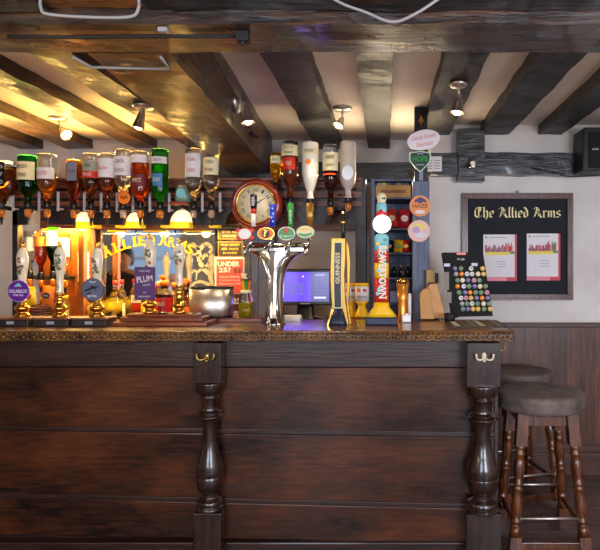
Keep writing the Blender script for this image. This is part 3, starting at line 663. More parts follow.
# ---------------------------------------------------------------- bottles
def gl(name, col, rough=.03): return mat('glass_'+name, col, rough, 0, 1, ior=1.3)
def lq(name, col): return mat('liquid_'+name, col, .06, 0, .97 if name == 'clear' else .72, ior=1.33)
GC = gl('clear', (246, 246, 238)); GG = gl('green', (40, 170, 60)); GA = gl('amber', (224, 140, 50)); GF = mat('frosted_glass', (214, 200, 186), .4, 0, .2)
def bottle_profile(r, h, hs, hn, rn):
    """base at z=0; body to h-hs-hn, shoulder hs, neck hn"""
    b = h-hs-hn
    return [(0, .004), (r*.8, .0), (r*.96, .004), (r, .014), (r, b), (r*.97, b+hs*.2), (r*.82, b+hs*.5), (rn*1.5, b+hs*.85), (rn, b+hs), (rn, h-.012), (rn*1.15, h-.01), (rn*1.15, h)]
def make_bottle(t, r, h, hs, hn, glass, liquid, fill, labels, cap=None, square=False, inv=False, rn=None):
    rn = rn or .3*r+.004
    F_ = Matrix.Translation((0, 0, h)) @ Matrix.Rotation(PI, 4, 'Y') if inv else Matrix()
    pr = bottle_profile(r, h, hs, hn, rn); p_ = 5 if square else 2
    secs = [(z, 0, 0, a+1e-5, a+1e-5) for a, z in pr]
    if square: secs = [(z, 0, 0, a, a*.62 if a > rn*1.3 else a) for z, _, _, a, _ in secs]
    MB().loft(secs, 28, 0, p_, F_).build('glass_body', glass, t)
    if liquid:
        b = h-hs-hn; ir = r-.004
        if inv: pl = [(ir, b*(1-fill)), (ir, b), (ir*.8, b+hs*.5), (rn*1.2, b+hs*.85), (rn*.8, b+hs), (rn*.8, h-.005)]
        else: pl = [(ir, .008), (ir, b*fill)] if fill < 1 else [(ir, .008), (ir, b), (ir*.8, b+hs*.5), (rn*.8, b+hs), (rn*.8, h-hn*.5)]
        ss = [(z, 0, 0, a, a*(.6 if square else 1)) for a, z in pl]
        MB().loft(ss, 24, 0, p_, F_).build('liquid', liquid, t)
    for (z0_, z1_, m, wfrac, txt_, tm, tscale) in labels:   # z as fraction of body from the visible top
        b = h-hs-hn
        za_, zb_ = (h-b*z1_, h-b*z0_) if inv else (b*(1-z1_), b*(1-z0_))
        lm = MB(); n = 12; rr = r+.0012; vs = []
        if square: lm.box(-r*wfrac, r*wfrac, -r*.62-.002, -r*.62, za_, zb_)
        else:
            A = PI*.5*wfrac
            for i in range(n+1):
                a = -PI/2-A+2*A*i/n
                vs += [(rr*math.cos(a), rr*math.sin(a), za_), (rr*math.cos(a), rr*math.sin(a), zb_)]
            lm.add(vs, [(2*i, 2*i+2, 2*i+3, 2*i+1) for i in range(n)], 0, True)
        lo = lm.build('label', m, t)
        if txt_:
            tt = MB(); ls = txt_.split('|'); hh = (zb_-za_); fy = -(r*.62 if square else r)-.0035
            for q, l_ in enumerate(ls):
                tt.text(l_, 0, fy, zb_-hh*(q+.6)/(len(ls)+.2), w=r*1.25*tscale, h=min(hh*.45/len(ls), r*.45))
            tt.build('label_print', tm, lo)
    if cap: MB().lathe([(0, h-.03), (rn*1.3, h-.03), (rn*1.3, h+.004), (0, h+.004)], n=16).build('cap', cap, t)
def optic(t, r, zb, amber, yback):
    """spirit measure below an upturned bottle; z=0 is the mouth"""
    MB().lathe([(.016, .02), (.02, .012), (.022, -.02), (.018, -.03), (0, -.03)], n=16).build('optic_collar', M_black, t)
    MB().box(-.034, .034, -.012, .012, -.032, -.024).box(-.012, .012, .0, yback, -.034, -.01).build('optic_bracket', M_rubber, t)
    MB().lathe([(0, -.032), (.019, -.034), (.021, -.05), (.019, -.07), (.013, -.084), (0, -.086)], n=16).build('measure_chamber', amber, t)
    MB().lathe([(.011, -.084), (.010, -.1), (.006, -.12), (.005, -.132), (0, -.133)], n=12).build('nozzle', M_black, t)
M_strip = mat('measure_strip', (190, 186, 190), .5)
AM = mat('amber_chamber', (226, 130, 26), .1, 0, .4); AMc = mat('clear_chamber', (226, 200, 170), .1, 0, .6)
lb_red = M_red; K = M_cream
GRP = 'spirit bottles hanging upside down on optics'
YO = 3.70; k = s(YO)
TEXTM = mat('black_print', (30, 26, 26), .5)
# px, half width, y top, y body bottom, y mouth, glass, liquid, fill, labels, square, description
specs = [
 (1.5, 15, 162, 189, 204, GC, lq('whiskey', (130, 62, 16)), .8, [(.06, .95, M_black, .62, "OLD|No 7|BRAND", M_paper, .8)], True, 'large square whiskey bottle with black label at the left edge'),
 (28, 9.5, 156, 187, 204, GG, lq('green', (40, 70, 16)), .5, [(.22, .8, K, .75, 'IRISH|WHISKEY', TEXTM, .8)], False, 'green bottle with cream label, second from the left edge'),
 (47.3, 9, 154.5, 184, 204, GC, lq('amber', (196, 116, 30)), .35, [(.48, .86, M_paper, .8, 'SCOTCH', M_red, .8)], False, 'clear bottle with white label just right of the green bottle'),
 (74, 7, 160, 185, 205, GA, lq('amber2', (170, 84, 16)), .8, [(.1, .85, mat('grey_label', (120, 124, 140), .5), .7, 'RUM', TEXTM, .7)], True, 'narrow square amber bottle with grey blue label'),
 (91, 7.9, 154, 183, 205, GC, lq('amber3', (120, 60, 14)), .3, [(.25, .62, mat('label_greygreen', (150, 150, 136), .5), .85, 'DARK', TEXTM, .8), (.62, .85, M_red, .85, 'SPICED', M_paper, .8)], False, 'bottle with grey label over a red band'),
 (107, 7.9, 154, 181, 205, GC, lq('dark_amber', (150, 70, 16)), .35, [(.2, .9, M_paper, .8, 'Sailor', M_red, .95)], False, 'bottle with white label and red script'),
 (123.2, 8.3, 150, 180, 205, GC, lq('clear', (236, 230, 214)), .4, [(.25, .88, M_paper, .85, 'CARTA|BLANCA', TEXTM, .85)], False, 'clear rum bottle with white label above the orange disc'),
 (140.3, 8.5, 152, 191, 205, GC, lq('orange', (226, 82, 20)), .72, [(.1, .3, M_paper, .7, '', TEXTM, 1), (.6, .9, mat('wine_label', (110, 30, 40), .5), .7, 'SPRITZ', M_cream, .8)], False, 'clear bottle filled with bright orange red liqueur'),
 (160, 8.2, 149.5, 191, 205, GG, lq('gin_green', (120, 200, 40)), .75, [(.2, .36, M_paper, .8, 'LONDON', TEXTM, .8), (.6, .9, mat('blue_label', (60, 120, 170), .5), .4, 'DRY', M_paper, .7)], False, 'bright green gin bottle with white band'),
 (193.6, 7.7, 149, 185, 205, GC, lq('clear', (236, 230, 214)), .4, [(.15, .8, M_paper, .8, 'GIN|LONDON', M_red, .8)], False, 'clear gin bottle with white label, left one of the pair beside the clock'),
 (211.5, 7.7, 154, 183, 205, GC, lq('clear', (236, 230, 214)), .4, [(.15, .75, M_cream, .8, 'VODKA|PURE', TEXTM, .8)], False, 'clear vodka bottle with cream label, right one of the pair beside the clock'),
 (290, 8.3, 141.5, 172, 200, GC, lq('whisky2', (176, 84, 20)), .55, [(.15, .5, K, .8, 'SCOTCH|WHISKY', TEXTM, .85), (.55, .95, M_red, .5, 'OLD', M_cream, .5)], False, 'whisky bottle with cream and red labels, leftmost of the four above the beer taps'),
 (310.2, 8.3, 142.5, 170, 199, mat('white_bottle', (244, 238, 222), .15, coat=.5), None, 0, [(.25, .45, M_cream, .8, 'COCONUT', TEXTM, .9)], False, 'white coconut rum bottle with long tapering neck'),
 (330.5, 7.6, 145, 178, 202, GC, lq('dark_red', (92, 24, 10)), .3, [(.25, .8, K, .85, 'DARK RUM|JAMAICA', TEXTM, .85)], False, 'bottle with cream label and dark red spirit in its neck'),
 (348, 8, 142, 179, 198, GF, None, 0, [], False, 'frosted grey bottle with silver disc, rightmost of the hanging bottles')]
for i, (px, hw, yt, yb_, ym, g_, l_, fill, labs, sqr, lab) in enumerate(specs):
    t = thing('spirit_bottle', lab, 'bottle', (X(px, YO), YO, Z(ym, YO)), GRP)
    h = (ym-yt)*k; sh = (ym-yb_)*k; hs = sh*(.55 if i != 12 else .75); hn = sh-hs
    make_bottle(t, hw*k, h, hs, hn, g_, l_, fill, labs, square=sqr, inv=True)
    optic(t, hw*k, 0, AMc if g_ is GC and l_ and 'clear' in l_.name else AM, YG-.006-YO)
    if i < 11: MB().box(.032, .047, .05, .056, -.04, .085).box(.028, .05, .056, .1, -.03, -.02).build('measure_strip', M_strip, t)
    if i == 14:
        MB().disc(0, 24*k, 5.6*k, -8.4*k, -7.6*k, rz=7*k, n=28).build('silver_disc', M_steel, t)
    if i == 12:
        MB().disc(-1*k, 36*k, 2.6*k, -8.6*k, -8*k, n=16).build('palm_emblem', M_org, t)
# small yellow measure bottle left of the four
t = thing('spirit_bottle', 'small yellow liqueur bottle partly hidden left of the four middle bottles', 'bottle', (X(275.5, 3.74), 3.755, Z(186, 3.74)), GRP)
make_bottle(t, 5.5*k, 34*k, 8*k, 7*k, gl('yellow', (250, 210, 50)), lq('yellow', (246, 196, 30)), .9, [(.2, .6, M_cream, .7, 'ADVOCAAT', TEXTM, .8)], inv=True); optic(t, 5*k, 0, AM, .078)
# round orange sign below the rum bottle
t = thing('round_sign', 'round orange bar sign with black lettering hanging among the optics', 'sign', (X(121.5, 3.6), 3.64, Z(197, 3.6)), None); q = s(3.62)
MB().disc(0, 0, 7*q, -.004, .004, n=32).build('rim', M_black, t); MB().disc(0, 0, 6.3*q, -.006, -.004, n=32).build('face', M_org, t)
MB().text('AJA', 0, -.0075, 0, w=8*q, h=4*q, bold=.02).build('lettering', M_black, t)
MB().tube([(0, .004, 0), (0, .05, 0)], .004).build('peg', M_black, t)
# glass jar on its little red shelf
t = thing('glass_jar', 'squat pale green jar of sweets on the gantry beside the green gin bottle', 'jar', (X(181, 3.7), 3.75, gz(203.6)), None)
MB().lathe([(0, 0), (7.5*k, 0), (8.2*k, .01), (8.2*k, 10*k), (7*k, 14*k), (6*k, 16*k), (0, 16.5*k)], n=28).build('jar_body', mat('jar_glass', (150, 190, 170), .1, 0, .4), t)
MB().disc(0, 8*k, 4.6*k, -8.4*k-.002, -8.4*k+.006, n=20).build('label', M_sky, t)
t = thing('small_shelf', 'little red shelf under the pale green jar', 'shelf', (X(181, 3.75), 3.75, gz(203.7)))
MB().box(-9*k, 9*k, -.055, .082, -.018, -.001).build('shelf_board', mat('red_wood', (150, 50, 34), .4), t, bev=.003); MB().box(-.01, .01, .0, .082, -.04, -.018).build('shelf_bracket', M_gdark, t)

# ---- second row of optics under the pelmet, left of the orange upright
YO2 = 3.99; k2 = s(YO2)
for px, hw, yt, yb_, ym, g_, l_, labs, lab in (
 (30, 5.5, 231, 252, 274, GC, lq('clear', (236, 230, 214)), [(.3, .95, mat('silver_label', (200, 196, 186), .4), .8, '', TEXTM, 1)], 'clear bottle with silver label, leftmost of the lower row of optics'),
 (41, 5.5, 232, 256, 275, GC, lq('red_amber', (170, 50, 12)), [(.2, .6, M_org, .8, '', TEXTM, 1)], 'bottle with orange label and red amber spirit in the lower row'),
 (53, 6.2, 227, 248, 274, GG, lq('green', (40, 70, 16)), [(.15, .9, K, .8, 'MALT', TEXTM, .8)], 'green bottle with pale label in the lower row of optics'),
 (65, 5.5, 233, 258, 275, GC, lq('clear', (236, 230, 214)), [(.2, .95, M_paper, .85, 'RUM', M_blu, .8)], 'clear bottle with white label just left of the orange upright')):
    t = thing('spirit_bottle', lab, 'bottle', (X(px, YO2), YO2, Z(ym, YO2)), 'lower row of upturned spirit bottles')
    h = (ym-yt)*k2; sh = (ym-yb_)*k2
    make_bottle(t, hw*k2, h, sh*.5, sh*.5, g_, l_, .7, labs, inv=True); optic(t, hw*k2, 0, AM, YG+.259-YO2)
t = thing('spirit_bottle', 'clear bottle with white label just right of the orange upright', 'bottle', (X(84.5, 4.05), 4.045, 1.056), 'bottles standing on the back bar')
make_bottle(t, 5.5*k2, 92*k2, 9*k2, 9*k2, GC, lq('clear', (236, 230, 214)), .9, [(.05, .45, M_paper, .85, 'DRY|GIN', M_blu, .8)], cap=M_yel)

# ---- bottles, glasses and packets standing on the back bar
def stand(px, yt, hw, Y_, glass, liquid, fill, labs, lab, cap=None, square=False, name='spirit_bottle', cat='bottle', nk=.2, grp='bottles standing on the back bar', zb=1.056):
    kk = s(Y_); t = thing(name, lab, cat, (X(px, Y_), Y_, zb), grp)
    h = Z(yt, Y_)-zb; make_bottle(t, hw*kk, h, h*.16, h*nk, glass, liquid, fill, labs, cap=cap, square=square, rn=hw*kk*.36); return t
stand(115.5, 281, 5.5, 3.98, GC, lq('pale_yellow', (246, 214, 110)), .9, [(.3, .8, M_cream, .8, '', TEXTM, 1)], 'yellow bottle with red cap, left of its red capped twin', M_red)
stand(121.8, 280, 4, 4.06, GC, lq('pale_yellow', (246, 214, 110)), .9, [(.3, .8, M_cream, .8, '', TEXTM, 1)], 'yellow bottle with red cap, behind and right of its twin', M_red)
stand(139, 277, 7.3, 3.95, GC, lq('red_orange', (226, 60, 20)), .75, [(.05, .3, M_cream, .7, 'GIN', M_red, .6)], 'square shouldered bottle of red orange spirit with pale neck', M_org)
stand(147, 283, 5, 4.06, GC, lq('yellow', (246, 196, 30)), .8, [], 'slim yellow bottle hidden behind the plum beer sign', M_cream)
stand(164, 281, 8.5, 3.93, GC, lq('wine', (120, 20, 24)), 1, [(.05, .85, mat('wine_red_label', (168, 22, 28), .4), .85, 'CASK|RED', M_cream, .8)], 'bottle with large wine red label between the two tall pump handles', M_org)
stand(155.5, 284, 4, 4.05, GC, lq('orange', (226, 82, 20)), 1, [], 'orange bottle half hidden left of the wine red label bottle', M_red)
stand(174, 283, 5, 4.05, GC, lq('peach', (246, 150, 60)), 1, [(.3, .8, M_cream, .7, '', TEXTM, 1)], 'peach coloured bottle right of the wine red label bottle', M_org)
stand(186.5, 288, 4, 4.05, GC, lq('amber', (196, 116, 30)), 1, [(.3, .8, M_org, .7, '', TEXTM, 1)], 'small amber bottle beside the steel ice bucket', M_black)
stand(66, 296, 4.5, 3.92, GC, lq('pale_yellow', (246, 214, 110)), 1, [(.2, .7, M_cream, .7, '', TEXTM, 1)], 'small cream labelled bottle left of the orange upright', M_yel)
def mug(px, yt, yb_, hw, Y_, col, lab, handle=1, zb=None):
    kk = s(Y_); zb = 1.056 if zb is None else zb; h = Z(yt, Y_)-zb; r = hw*kk
    t = thing('glass_tankard', lab, 'glass', (X(px, Y_), Y_, zb), 'glasses on the back bar')
    MB().lathe([(0, 0), (r*.85, 0), (r*.9, .01), (r, h), (r-.003, h), (r*.84, .014), (0, .012)], n=28).build('glass_body', gl('clear', (246, 246, 238)), t)
    MB().lathe([(0, .016), (r*.82, .016), (r*.95, h*.85), (0, h*.85)], n=24).build('drink', mat('drink_'+lab[:6], col, .2, 0, .2), t)
    if handle: MB().tube(curve_pts([(handle*r*.9, 0, h*.2), (handle*r*1.4, 0, h*.25), (handle*r*1.5, 0, h*.7), (handle*r*.95, 0, h*.85)], 5), .006, 8).build('handle', gl('clear', (246, 246, 238)), t)
mug(114, 297, 318, 8.2, 3.88, (250, 200, 20), 'yellow filled glass tankard left of the red orange bottle', -1)
mug(99, 300, 318, 7, 3.94, (250, 206, 60), 'pale yellow glass standing behind the third pump', 0)
mug(86, 302, 318, 5, 3.985, (240, 200, 110), 'small clear glass between the second and third pumps', 0)
mug(146, 300, 318, 5, 3.86, (250, 190, 20), 'yellow glass standing behind the fourth pump', 0)
# basket of crisp packets
Yb = 3.95; kb = s(Yb)
t = thing('wicker_basket', 'brown basket holding crisp packets on the left of the back bar', 'basket', (X(40, Yb), Yb, 1.056))
mbk = MB(); hb = Z(305, Yb)-1.056
for j in range(8):
    r0 = .075+.012*j/7; zz = hb*j/7*.94+.006
    pts = [((r0+.003*(-1)**i)*math.cos(2*PI*i/32)*1.05, (r0+.003*(-1)**i)*math.sin(2*PI*i/32)*.75, zz) for i in range(33)]
    mbk.tube(pts, .0075, 6)
mbk.lathe([(0, .004), (.075, .004), (.08, hb*.9), (.077, hb*.9), (.07, .008), (0, .008)], n=24, sy=.72, sx=1.0).build('woven_body', M_gantry, t)
def packet(x, y, z, w_, h_, cols, lab, rot=0, tilt=0, grp='crisp packets', txt_='CRISPS'):
    t = thing('crisp_packet', lab, 'packet', (x, y, z+abs(math.sin(rot))*w_*.5+.001), grp, (tilt, rot, 0))
    mb = MB(); n = 8; vs = []; fs = []
    for sd in (-1, 1):
        for i in range(n+1):
            for j in range(n+1):
                u, v = i/n, j/n; b = (math.sin(PI*u)*math.sin(PI*v))**.6*.022 if 0 < i < n and 0 < j < n else 0
                vs.append(((u-.5)*w_+(.003*math.sin(v*19)), sd*(b+.0006+.002*math.sin(u*23+v*17)*(b > 0)), v*h_+.002*math.sin(u*40)*(j in (0, n))))
    N_ = (n+1)**2
    for i in range(n):
        for j in range(n):
            a = i*(n+1)+j; fs.append((a, a+n+1, a+n+2, a+1)); fs.append((N_+a, N_+a+1, N_+a+n+2, N_+a+n+1))
    mb.add(vs, fs, 0, True).build('foil_bag', cols[0], t)
    MB().disc(0, h_*.5, w_*.3, -.030, -.0235, rz=h_*.16, n=16).build('badge', cols[1], t)
    MB().text(txt_, 0, -.031, h_*.5, w=w_*.45, h=h_*.1).build('lettering', cols[2], t)
packet(X(34, Yb), Yb-.035, Z(305.5, Yb), .085, .125, (M_yel, M_red, M_cream), 'yellow and red crisp packet in the basket, leaning left', -.1, 0)
packet(X(42, Yb), Yb+.03, Z(305.5, Yb), .07, .085, (M_red, M_yel, M_black), 'red crisp packet in the middle of the basket', .1)
packet(X(50, Yb), Yb-.035, Z(305.5, Yb), .085, .13, (M_org, M_navyg, M_cream), 'orange crisp packet with dark emblem, leaning right in the basket', .12, 0)
# amber mats on the lower shelf behind the pumps

# ---------------------------------------------------------------- on the bar: hand pumps
YP = 3.12; kp = s(YP)
def drip_box(px0, px1, lab, plate='PUMP'):
    Yb_ = 3.07; kk = s(Yb_); c = (px0+px1)/2; w_ = (px1-px0)/2*kk
    t = thing('drip_box', lab, 'pump base', (X(c, Yb_), 3.12, tz), 'dark wooden boxes under the hand pumps')
    MB().box(-w_, w_, -.06, .06, 0, .036).build('box_body', M_gdark, t, bev=.004)
    MB().box(-w_-.004, w_+.004, -.065, .065, .036, .046).build('lid', M_gantry, t, bev=.003)
    MB().box(-.02, .02, -.0625, -.06, .012, .028).build('name_plate', M_greytxt, t)
drip_box(-6, 29, 'dark pump box at the left edge, under the purple badged pump'); drip_box(34, 69, 'dark pump box under the second pump, left of the orange upright'); drip_box(72.5, 107, 'dark pump box under the pump with the grey round badge')
t = thing('pump_plinth', 'stepped mahogany plinth under the plum beer pump and its neighbour', 'plinth', (X(160, 3.08), 3.17, tz)); kk = s(3.06)
MB().box(-48*kk, 47*kk, -.10, .10, 0, .022).build('lower_step', M_plinth, t, bev=.005); MB().box(-42*kk, 41*kk, -.08, .08, .022, .045).build('middle_step', M_plinth, t, bev=.005); MB().box(-36*kk, 33*kk, -.065, .065, .045, .062).build('upper_step', M_plinth, t, bev=.006)
def pump(px, yb_, ytop, ybrass, lab):
    zb = {0: tz+.046, 1: tz+.062}[yb_]; Yy = 3.13 if yb_ == 0 else 3.17; kk = s(Yy)
    t = thing('hand_pump', lab, 'hand pump', (X(px, Yy), Yy, zb), 'beer hand pumps with porcelain handles')
    hb = Z(ybrass, Yy)-zb; ht = Z(ytop, Yy)-zb
    MB().lathe([(0, 0), (.038, 0), (.04, .008), (.034, .016), (.026, .02), (.024, .028), (.036, .036), (.040, .046), (.036, .056), (.024, .064), (.02, hb*.72), (.026, hb*.8), (.018, hb*.86), (.017, hb*.94), (.022, hb*.97), (.018, hb), (0, hb)], n=28).build('brass_base', M_brass, t)
    H = ht-hb-.02; f = lambda u: hb+u*H
    MB().loft([(f(0), 0, 0, .0175, .0175), (f(.06), 0, 0, .0185, .0185), (f(.12), 0, 0, .0165, .0165), (f(.35), 0, 0, .018, .017), (f(.55), 0, 0, .024, .021), (f(.72), 0, 0, .030, .025), (f(.83), 0, 0, .031, .025), (f(.93), 0, 0, .023, .019), (f(1), 0, 0, .011, .01)], 24).build('porcelain_handle', M_porc, t)
    MB().lathe([(.009, 0), (.012, .006), (.007, .012), (.011, .02), (.006, .03), (0, .032)], (0, 0, f(1)-.002), 16).build('finial', M_brass, t)
    d = MB(); rng = random.Random(px)
    for i in range(14):
        u = rng.uniform(.5, .82); x = rng.uniform(-.013, .013); d.disc(x, f(u), rng.uniform(.005, .009), -.0275+abs(x)*.25, -.0205, rng.choice((0, 0, 1, 2)), n=8)
    for i in range(4): d.disc(rng.uniform(-.005, .005), f(.1+.03*i), .003, -.0195, -.015, rng.choice((0, 1)), n=8)
    d.build('painted_flowers', [mat('sage_paint', (110, 116, 80), .3), mat('brown_paint', (120, 80, 50), .3), mat('rose_paint', (176, 100, 80), .3)], t)
    MB().lathe([(.0195, 0), (.0215, .003), (.0195, .006)], (0, 0, f(.0)), 20).build('gilt_ring', M_gold, t)
    return t
pump(22.5, 0, 244, 301, 'hand pump at the left edge behind the round purple badge')
pump(60, 0, 243, 294, 'plain hand pump with no badge, second from the left')
pump(97, 0, 244, 301, 'hand pump behind the round grey badge')
pump(150, 1, 235, 300, 'hand pump rising behind the rectangular plum badge')
pump(179.5, 1, 240, 286, 'hand pump without a badge, beside the steel ice bucket')
def clip(px, py, r, Yc_, cols, lines, lab, extra=None):
    kk = s(Yc_); t = thing('pump_clip', lab, 'pump badge', (X(px, Yc_), Yc_, Z(py, Yc_)), 'badges on the hand pumps')
    MB().disc(0, 0, r*kk, -.003, .003, n=40).build('rim', cols[0], t); MB().disc(0, 0, (r-.7)*kk, -.0045, -.003, n=40).build('face', cols[1], t)
    g = MB()
    for (tx, x, z, w_, h_) in lines: g.text(tx, x*kk, -.006, z*kk, w=w_*kk, h=h_*kk, bold=.02)
    g.build('lettering', cols[2], t)
    if extra: extra(t, kk)
    MB().tube([(0, .003, 0), (0, .05, 0)], .006).build('clip_bracket', M_brass, t)
def e1(t, kk): MB().disc(0, 5.8*kk, 2.6*kk, -.0062, -.0045, rz=1.3*kk, n=12).disc(0, 7.4*kk, .9*kk, -.0062, -.0045, n=8).build('crest', M_sky, t)
clip(18.8, 291, 11, 3.05, (mat('lilac_rim', (170, 140, 190), .4), M_purple, mat('pale_print', (226, 214, 232), .4)), (('HULLABALOO', 0, 0, 18, 3.6), ('BREWED', 0, 7-2.2, 7, 1.2), ('FINE ALE', 0, -4, 10, 2)), 'round purple badge with pale lettering on the leftmost pump', e1)
def e2(t, kk):
    MB().ribbon([(-8*kk, -1.5*kk), (-4*kk, 0), (0, 2*kk), (7*kk, 3*kk)], [1.5*kk, 2.4*kk, 2.6*kk, 1*kk], -.0062, -.0045).ribbon([(-2*kk, 4.5*kk), (1*kk, 2*kk), (4*kk, -1*kk)], [.8*kk, 1.6*kk, .8*kk], -.0062, -.0045).ribbon([(-7*kk, -5*kk), (-3*kk, -3.6*kk), (-1*kk, -3.4*kk)], [.8*kk, 1.6*kk, 1*kk], -.0062, -.0045).build('aeroplane_emblem', mat('dark_slate', (34, 38, 50), .4), t)
    MB().ribbon([(-3*kk, 8*kk), (0, 7*kk), (3*kk, 8*kk)], .8*kk, -.0062, -.0045).build('wings', M_paper, t)
clip(93, 289.5, 11.3, 3.05, (mat('slate_rim', (60, 66, 86), .4), mat('slate_blue', (92, 100, 124), .4), M_paper), (('BITTER', 0, -6.6, 9, 1.8),), 'round slate grey badge with dark aeroplane on the third pump', e2)
Yc_ = 3.09; kk = s(Yc_)
t = thing('pump_clip', 'rectangular purple plum beer badge on the fourth pump', 'pump badge', (X(145, Yc_), Yc_, Z(283.5, Yc_)), 'badges on the hand pumps')
MB().box(-10.3*kk, 10.3*kk, -.003, .003, -16.5*kk, 16.5*kk).build('plate', mat('plum_purple', (74, 40, 100), .4), t, bev=.001)
MB().text('PLUM', 0, -.005, 4.5*kk, w=16*kk, h=6.2*kk, rot=.12, bold=.02).text('PORTER', 2*kk, -.005, -1.5*kk, w=8*kk, h=2*kk, rot=.12).text('FINE ALES', 0, -.005, 12.5*kk, w=11*kk, h=1.8*kk).text('4.9', 0, -.005, -9*kk, w=3*kk, h=2*kk).text('BREWERY', 0, -.005, -13*kk, w=12*kk, h=1.6*kk).build('lettering', mat('lilac_print', (216, 196, 214), .4), t)
MB().tube([(0, .003, 0), (.02, .05, 0)], .006).build('clip_bracket', M_brass, t)
# small black beer mats at the pump feet
tag(MB().lathe([(0, 0), (.03, 0), (.03, .006), (0, .008)], n=20).build('bottle_opener', M_black, loc=(X(163.5, 3.14), 3.125, tz+.0625)), 'small black round stopper on the mahogany plinth', 'stopper')

# ---------------------------------------------------------------- ice bucket, jar
Yi = 3.375; ki = s(Yi); zi = tz
t = thing('bar_plinth', 'low mahogany tray between the pumps and the chrome fountain', 'tray', (X(226, 3.28), 3.38, tz))
MB().box(-34*s(3.25), 36*s(3.25), -.08, .075, 0, .022).build('tray_board', M_plinth, t, bev=.006); MB().box(-34*s(3.25), 36*s(3.25), -.088, -.08, .0, .0215).build('tray_lip', M_plinth, t, bev=.003)
t = thing('ice_bucket', 'brushed steel ice bucket with black rim and base', 'ice bucket', (X(211.5, Yi), Yi, tz+.0225)); r = 21.8*ki; h = Z(286.5, Yi)-tz-.0225; r = min(r, .13)
MB().lathe([(r*.98, .012), (r, .014), (r, h-.01), (r*.97, h-.01), (r*.97, .02), (0, .02)], n=48, sy=.68).build('steel_body', M_steel, t)
MB().lathe([(0, 0), (r*.96, 0), (r*.98, .014), (0, .014)], n=48, sy=.68).build('base', M_black, t)
MB().lathe([(r*1.01, h-.012), (r*1.01, h), (r*.94, h), (r*.94, h-.012)], n=48, sy=.68, caps=False).build('rim', M_black, t)
t = thing('condiment_jar', 'square glass jar of green yellow liquid with fruit on top', 'jar', (X(246, 3.36), 3.36, tz+.0225)); kk = s(3.36)
hj = 24*kk
MB().loft([(0, 0, 0, 6.5*kk, 6.5*kk), (hj*.75, 0, 0, 6.5*kk, 6.5*kk), (hj, 0, 0, 4.5*kk, 4.5*kk), (hj+.01, 0, 0, 4.5*kk, 4.5*kk)], 20, 0, 6).build('glass_body', GC, t)
MB().loft([(.006, 0, 0, 5.9*kk, 5.9*kk), (hj*.62, 0, 0, 5.9*kk, 5.9*kk)], 20, 0, 6).build('liquid', mat('olive_liquid', (176, 160, 20), .1, 0, .4), t)
MB().lathe([(0, hj), (.03, hj), (.035, hj+.012), (.02, hj+.02), (0, hj+.02)], n=20).build('lid', M_cream, t)
for i, (x, m) in enumerate(((-.012, M_yel), (.004, M_grn), (.016, M_org))): MB().tube([(x, 0, hj+.02), (x*1.4, 0, hj+.075)], .008, 8).build('stirrer', m, t)
MB().lathe([(0, 0), (.034, 0), (.036, .006), (0, .008)], (0, 0, hj+.075), 20).build('tray_top', M_gdark, t)
for sg in (-1, 1): MB().tube([(0, 0, hj+.08), (sg*.004-.014, 0, hj+.10), (-.012+sg*.016, 0, hj+.115)], .009, 8, rs=[.012, .010, .003]).build('napkin_fold', M_cream, t)

# ---------------------------------------------------------------- chrome beer fountain
Yf = 3.2; kf = s(Yf); xf = X(279, Yf)
t = thing('beer_fountain', 'chrome T shaped beer fountain with four badged taps', 'beer fountain', (xf, Yf, tz))
q = lambda py: Z(py, Yf)-tz
MB().loft([(0, -4*kf, 0, 11.5*kf, .07), (.006, -4*kf, 0, 11.5*kf, .07), (q(321), -4*kf, 0, 10*kf, .055), (q(316), -4*kf, 0, 9*kf, .048), (q(300), -4*kf, 0, 8.2*kf, .042), (q(285), -3.8*kf, 0, 8.5*kf, .042), (q(275), -3.5*kf, 0, 9.5*kf, .043), (q(268), -3.2*kf, 0, 11.5*kf, .044), (q(262), -2.8*kf, 0, 14.5*kf, .046), (q(257), -2.4*kf, 0, 19.5*kf, .046), (q(253), -2*kf, 0, 26*kf, .046), (q(250), -1.5*kf, 0, 31*kf, .045), (q(247), -1*kf, 0, 32*kf, .043), (q(244.5), -1*kf, 0, 31.5*kf, .038), (q(243), -1*kf, 0, 29*kf, .028)], 40, 0, 2.6).build('column', M_chrome, t)
for x in (-5, 4.4):
    MB().tube([((x*1.45-4)*kf, -.058, .006), ((x-4)*kf, -.050, q(308)), ((x-4)*kf, -.050, q(280)), ((x*1.3-3.6)*kf, -.050, q(270)), ((x*2.2-3)*kf, -.05, q(260)), ((x*3.6-2.4)*kf, -.046, q(254))], .010, 12).build('fluting', M_chrome, t)
MB().box(-30*kf, 30*kf, -.052, -.04, q(252), q(247.5)).build('front_bar', M_chrome, t, bev=.005)
badges = [(245, 234, 7.2, 6, M_white, M_red, None), (266, 233.5, 8.6, 6.2, M_org, M_gold, 'brown'), (286.5, 233.5, 8.6, 6.8, M_grn, M_white, 'star'), (305.5, 232, 9, 6.3, M_cream, mat('pale_green_rim', (190, 206, 160), .3), 'leaf')]
hand = [(252, 194, [(193, 208, M_navy), (208, 213, M_red), (213, 226, M_white)], 3.4), (271.5, 203, [(203, 226, M_blu)], 3.2), (289.5, 202, [(202, 226, M_grn)], 2.8), (309, 203, [(202, 226, mat('bronze_handle', (170, 124, 56), .3, .6))], 3.6)]
labs = ['beer tap with white oval badge and navy and white handle', 'beer tap with orange oval badge and blue handle', 'beer tap with green oval badge and red star', 'beer tap with cream and green oval badge and bronze handle']
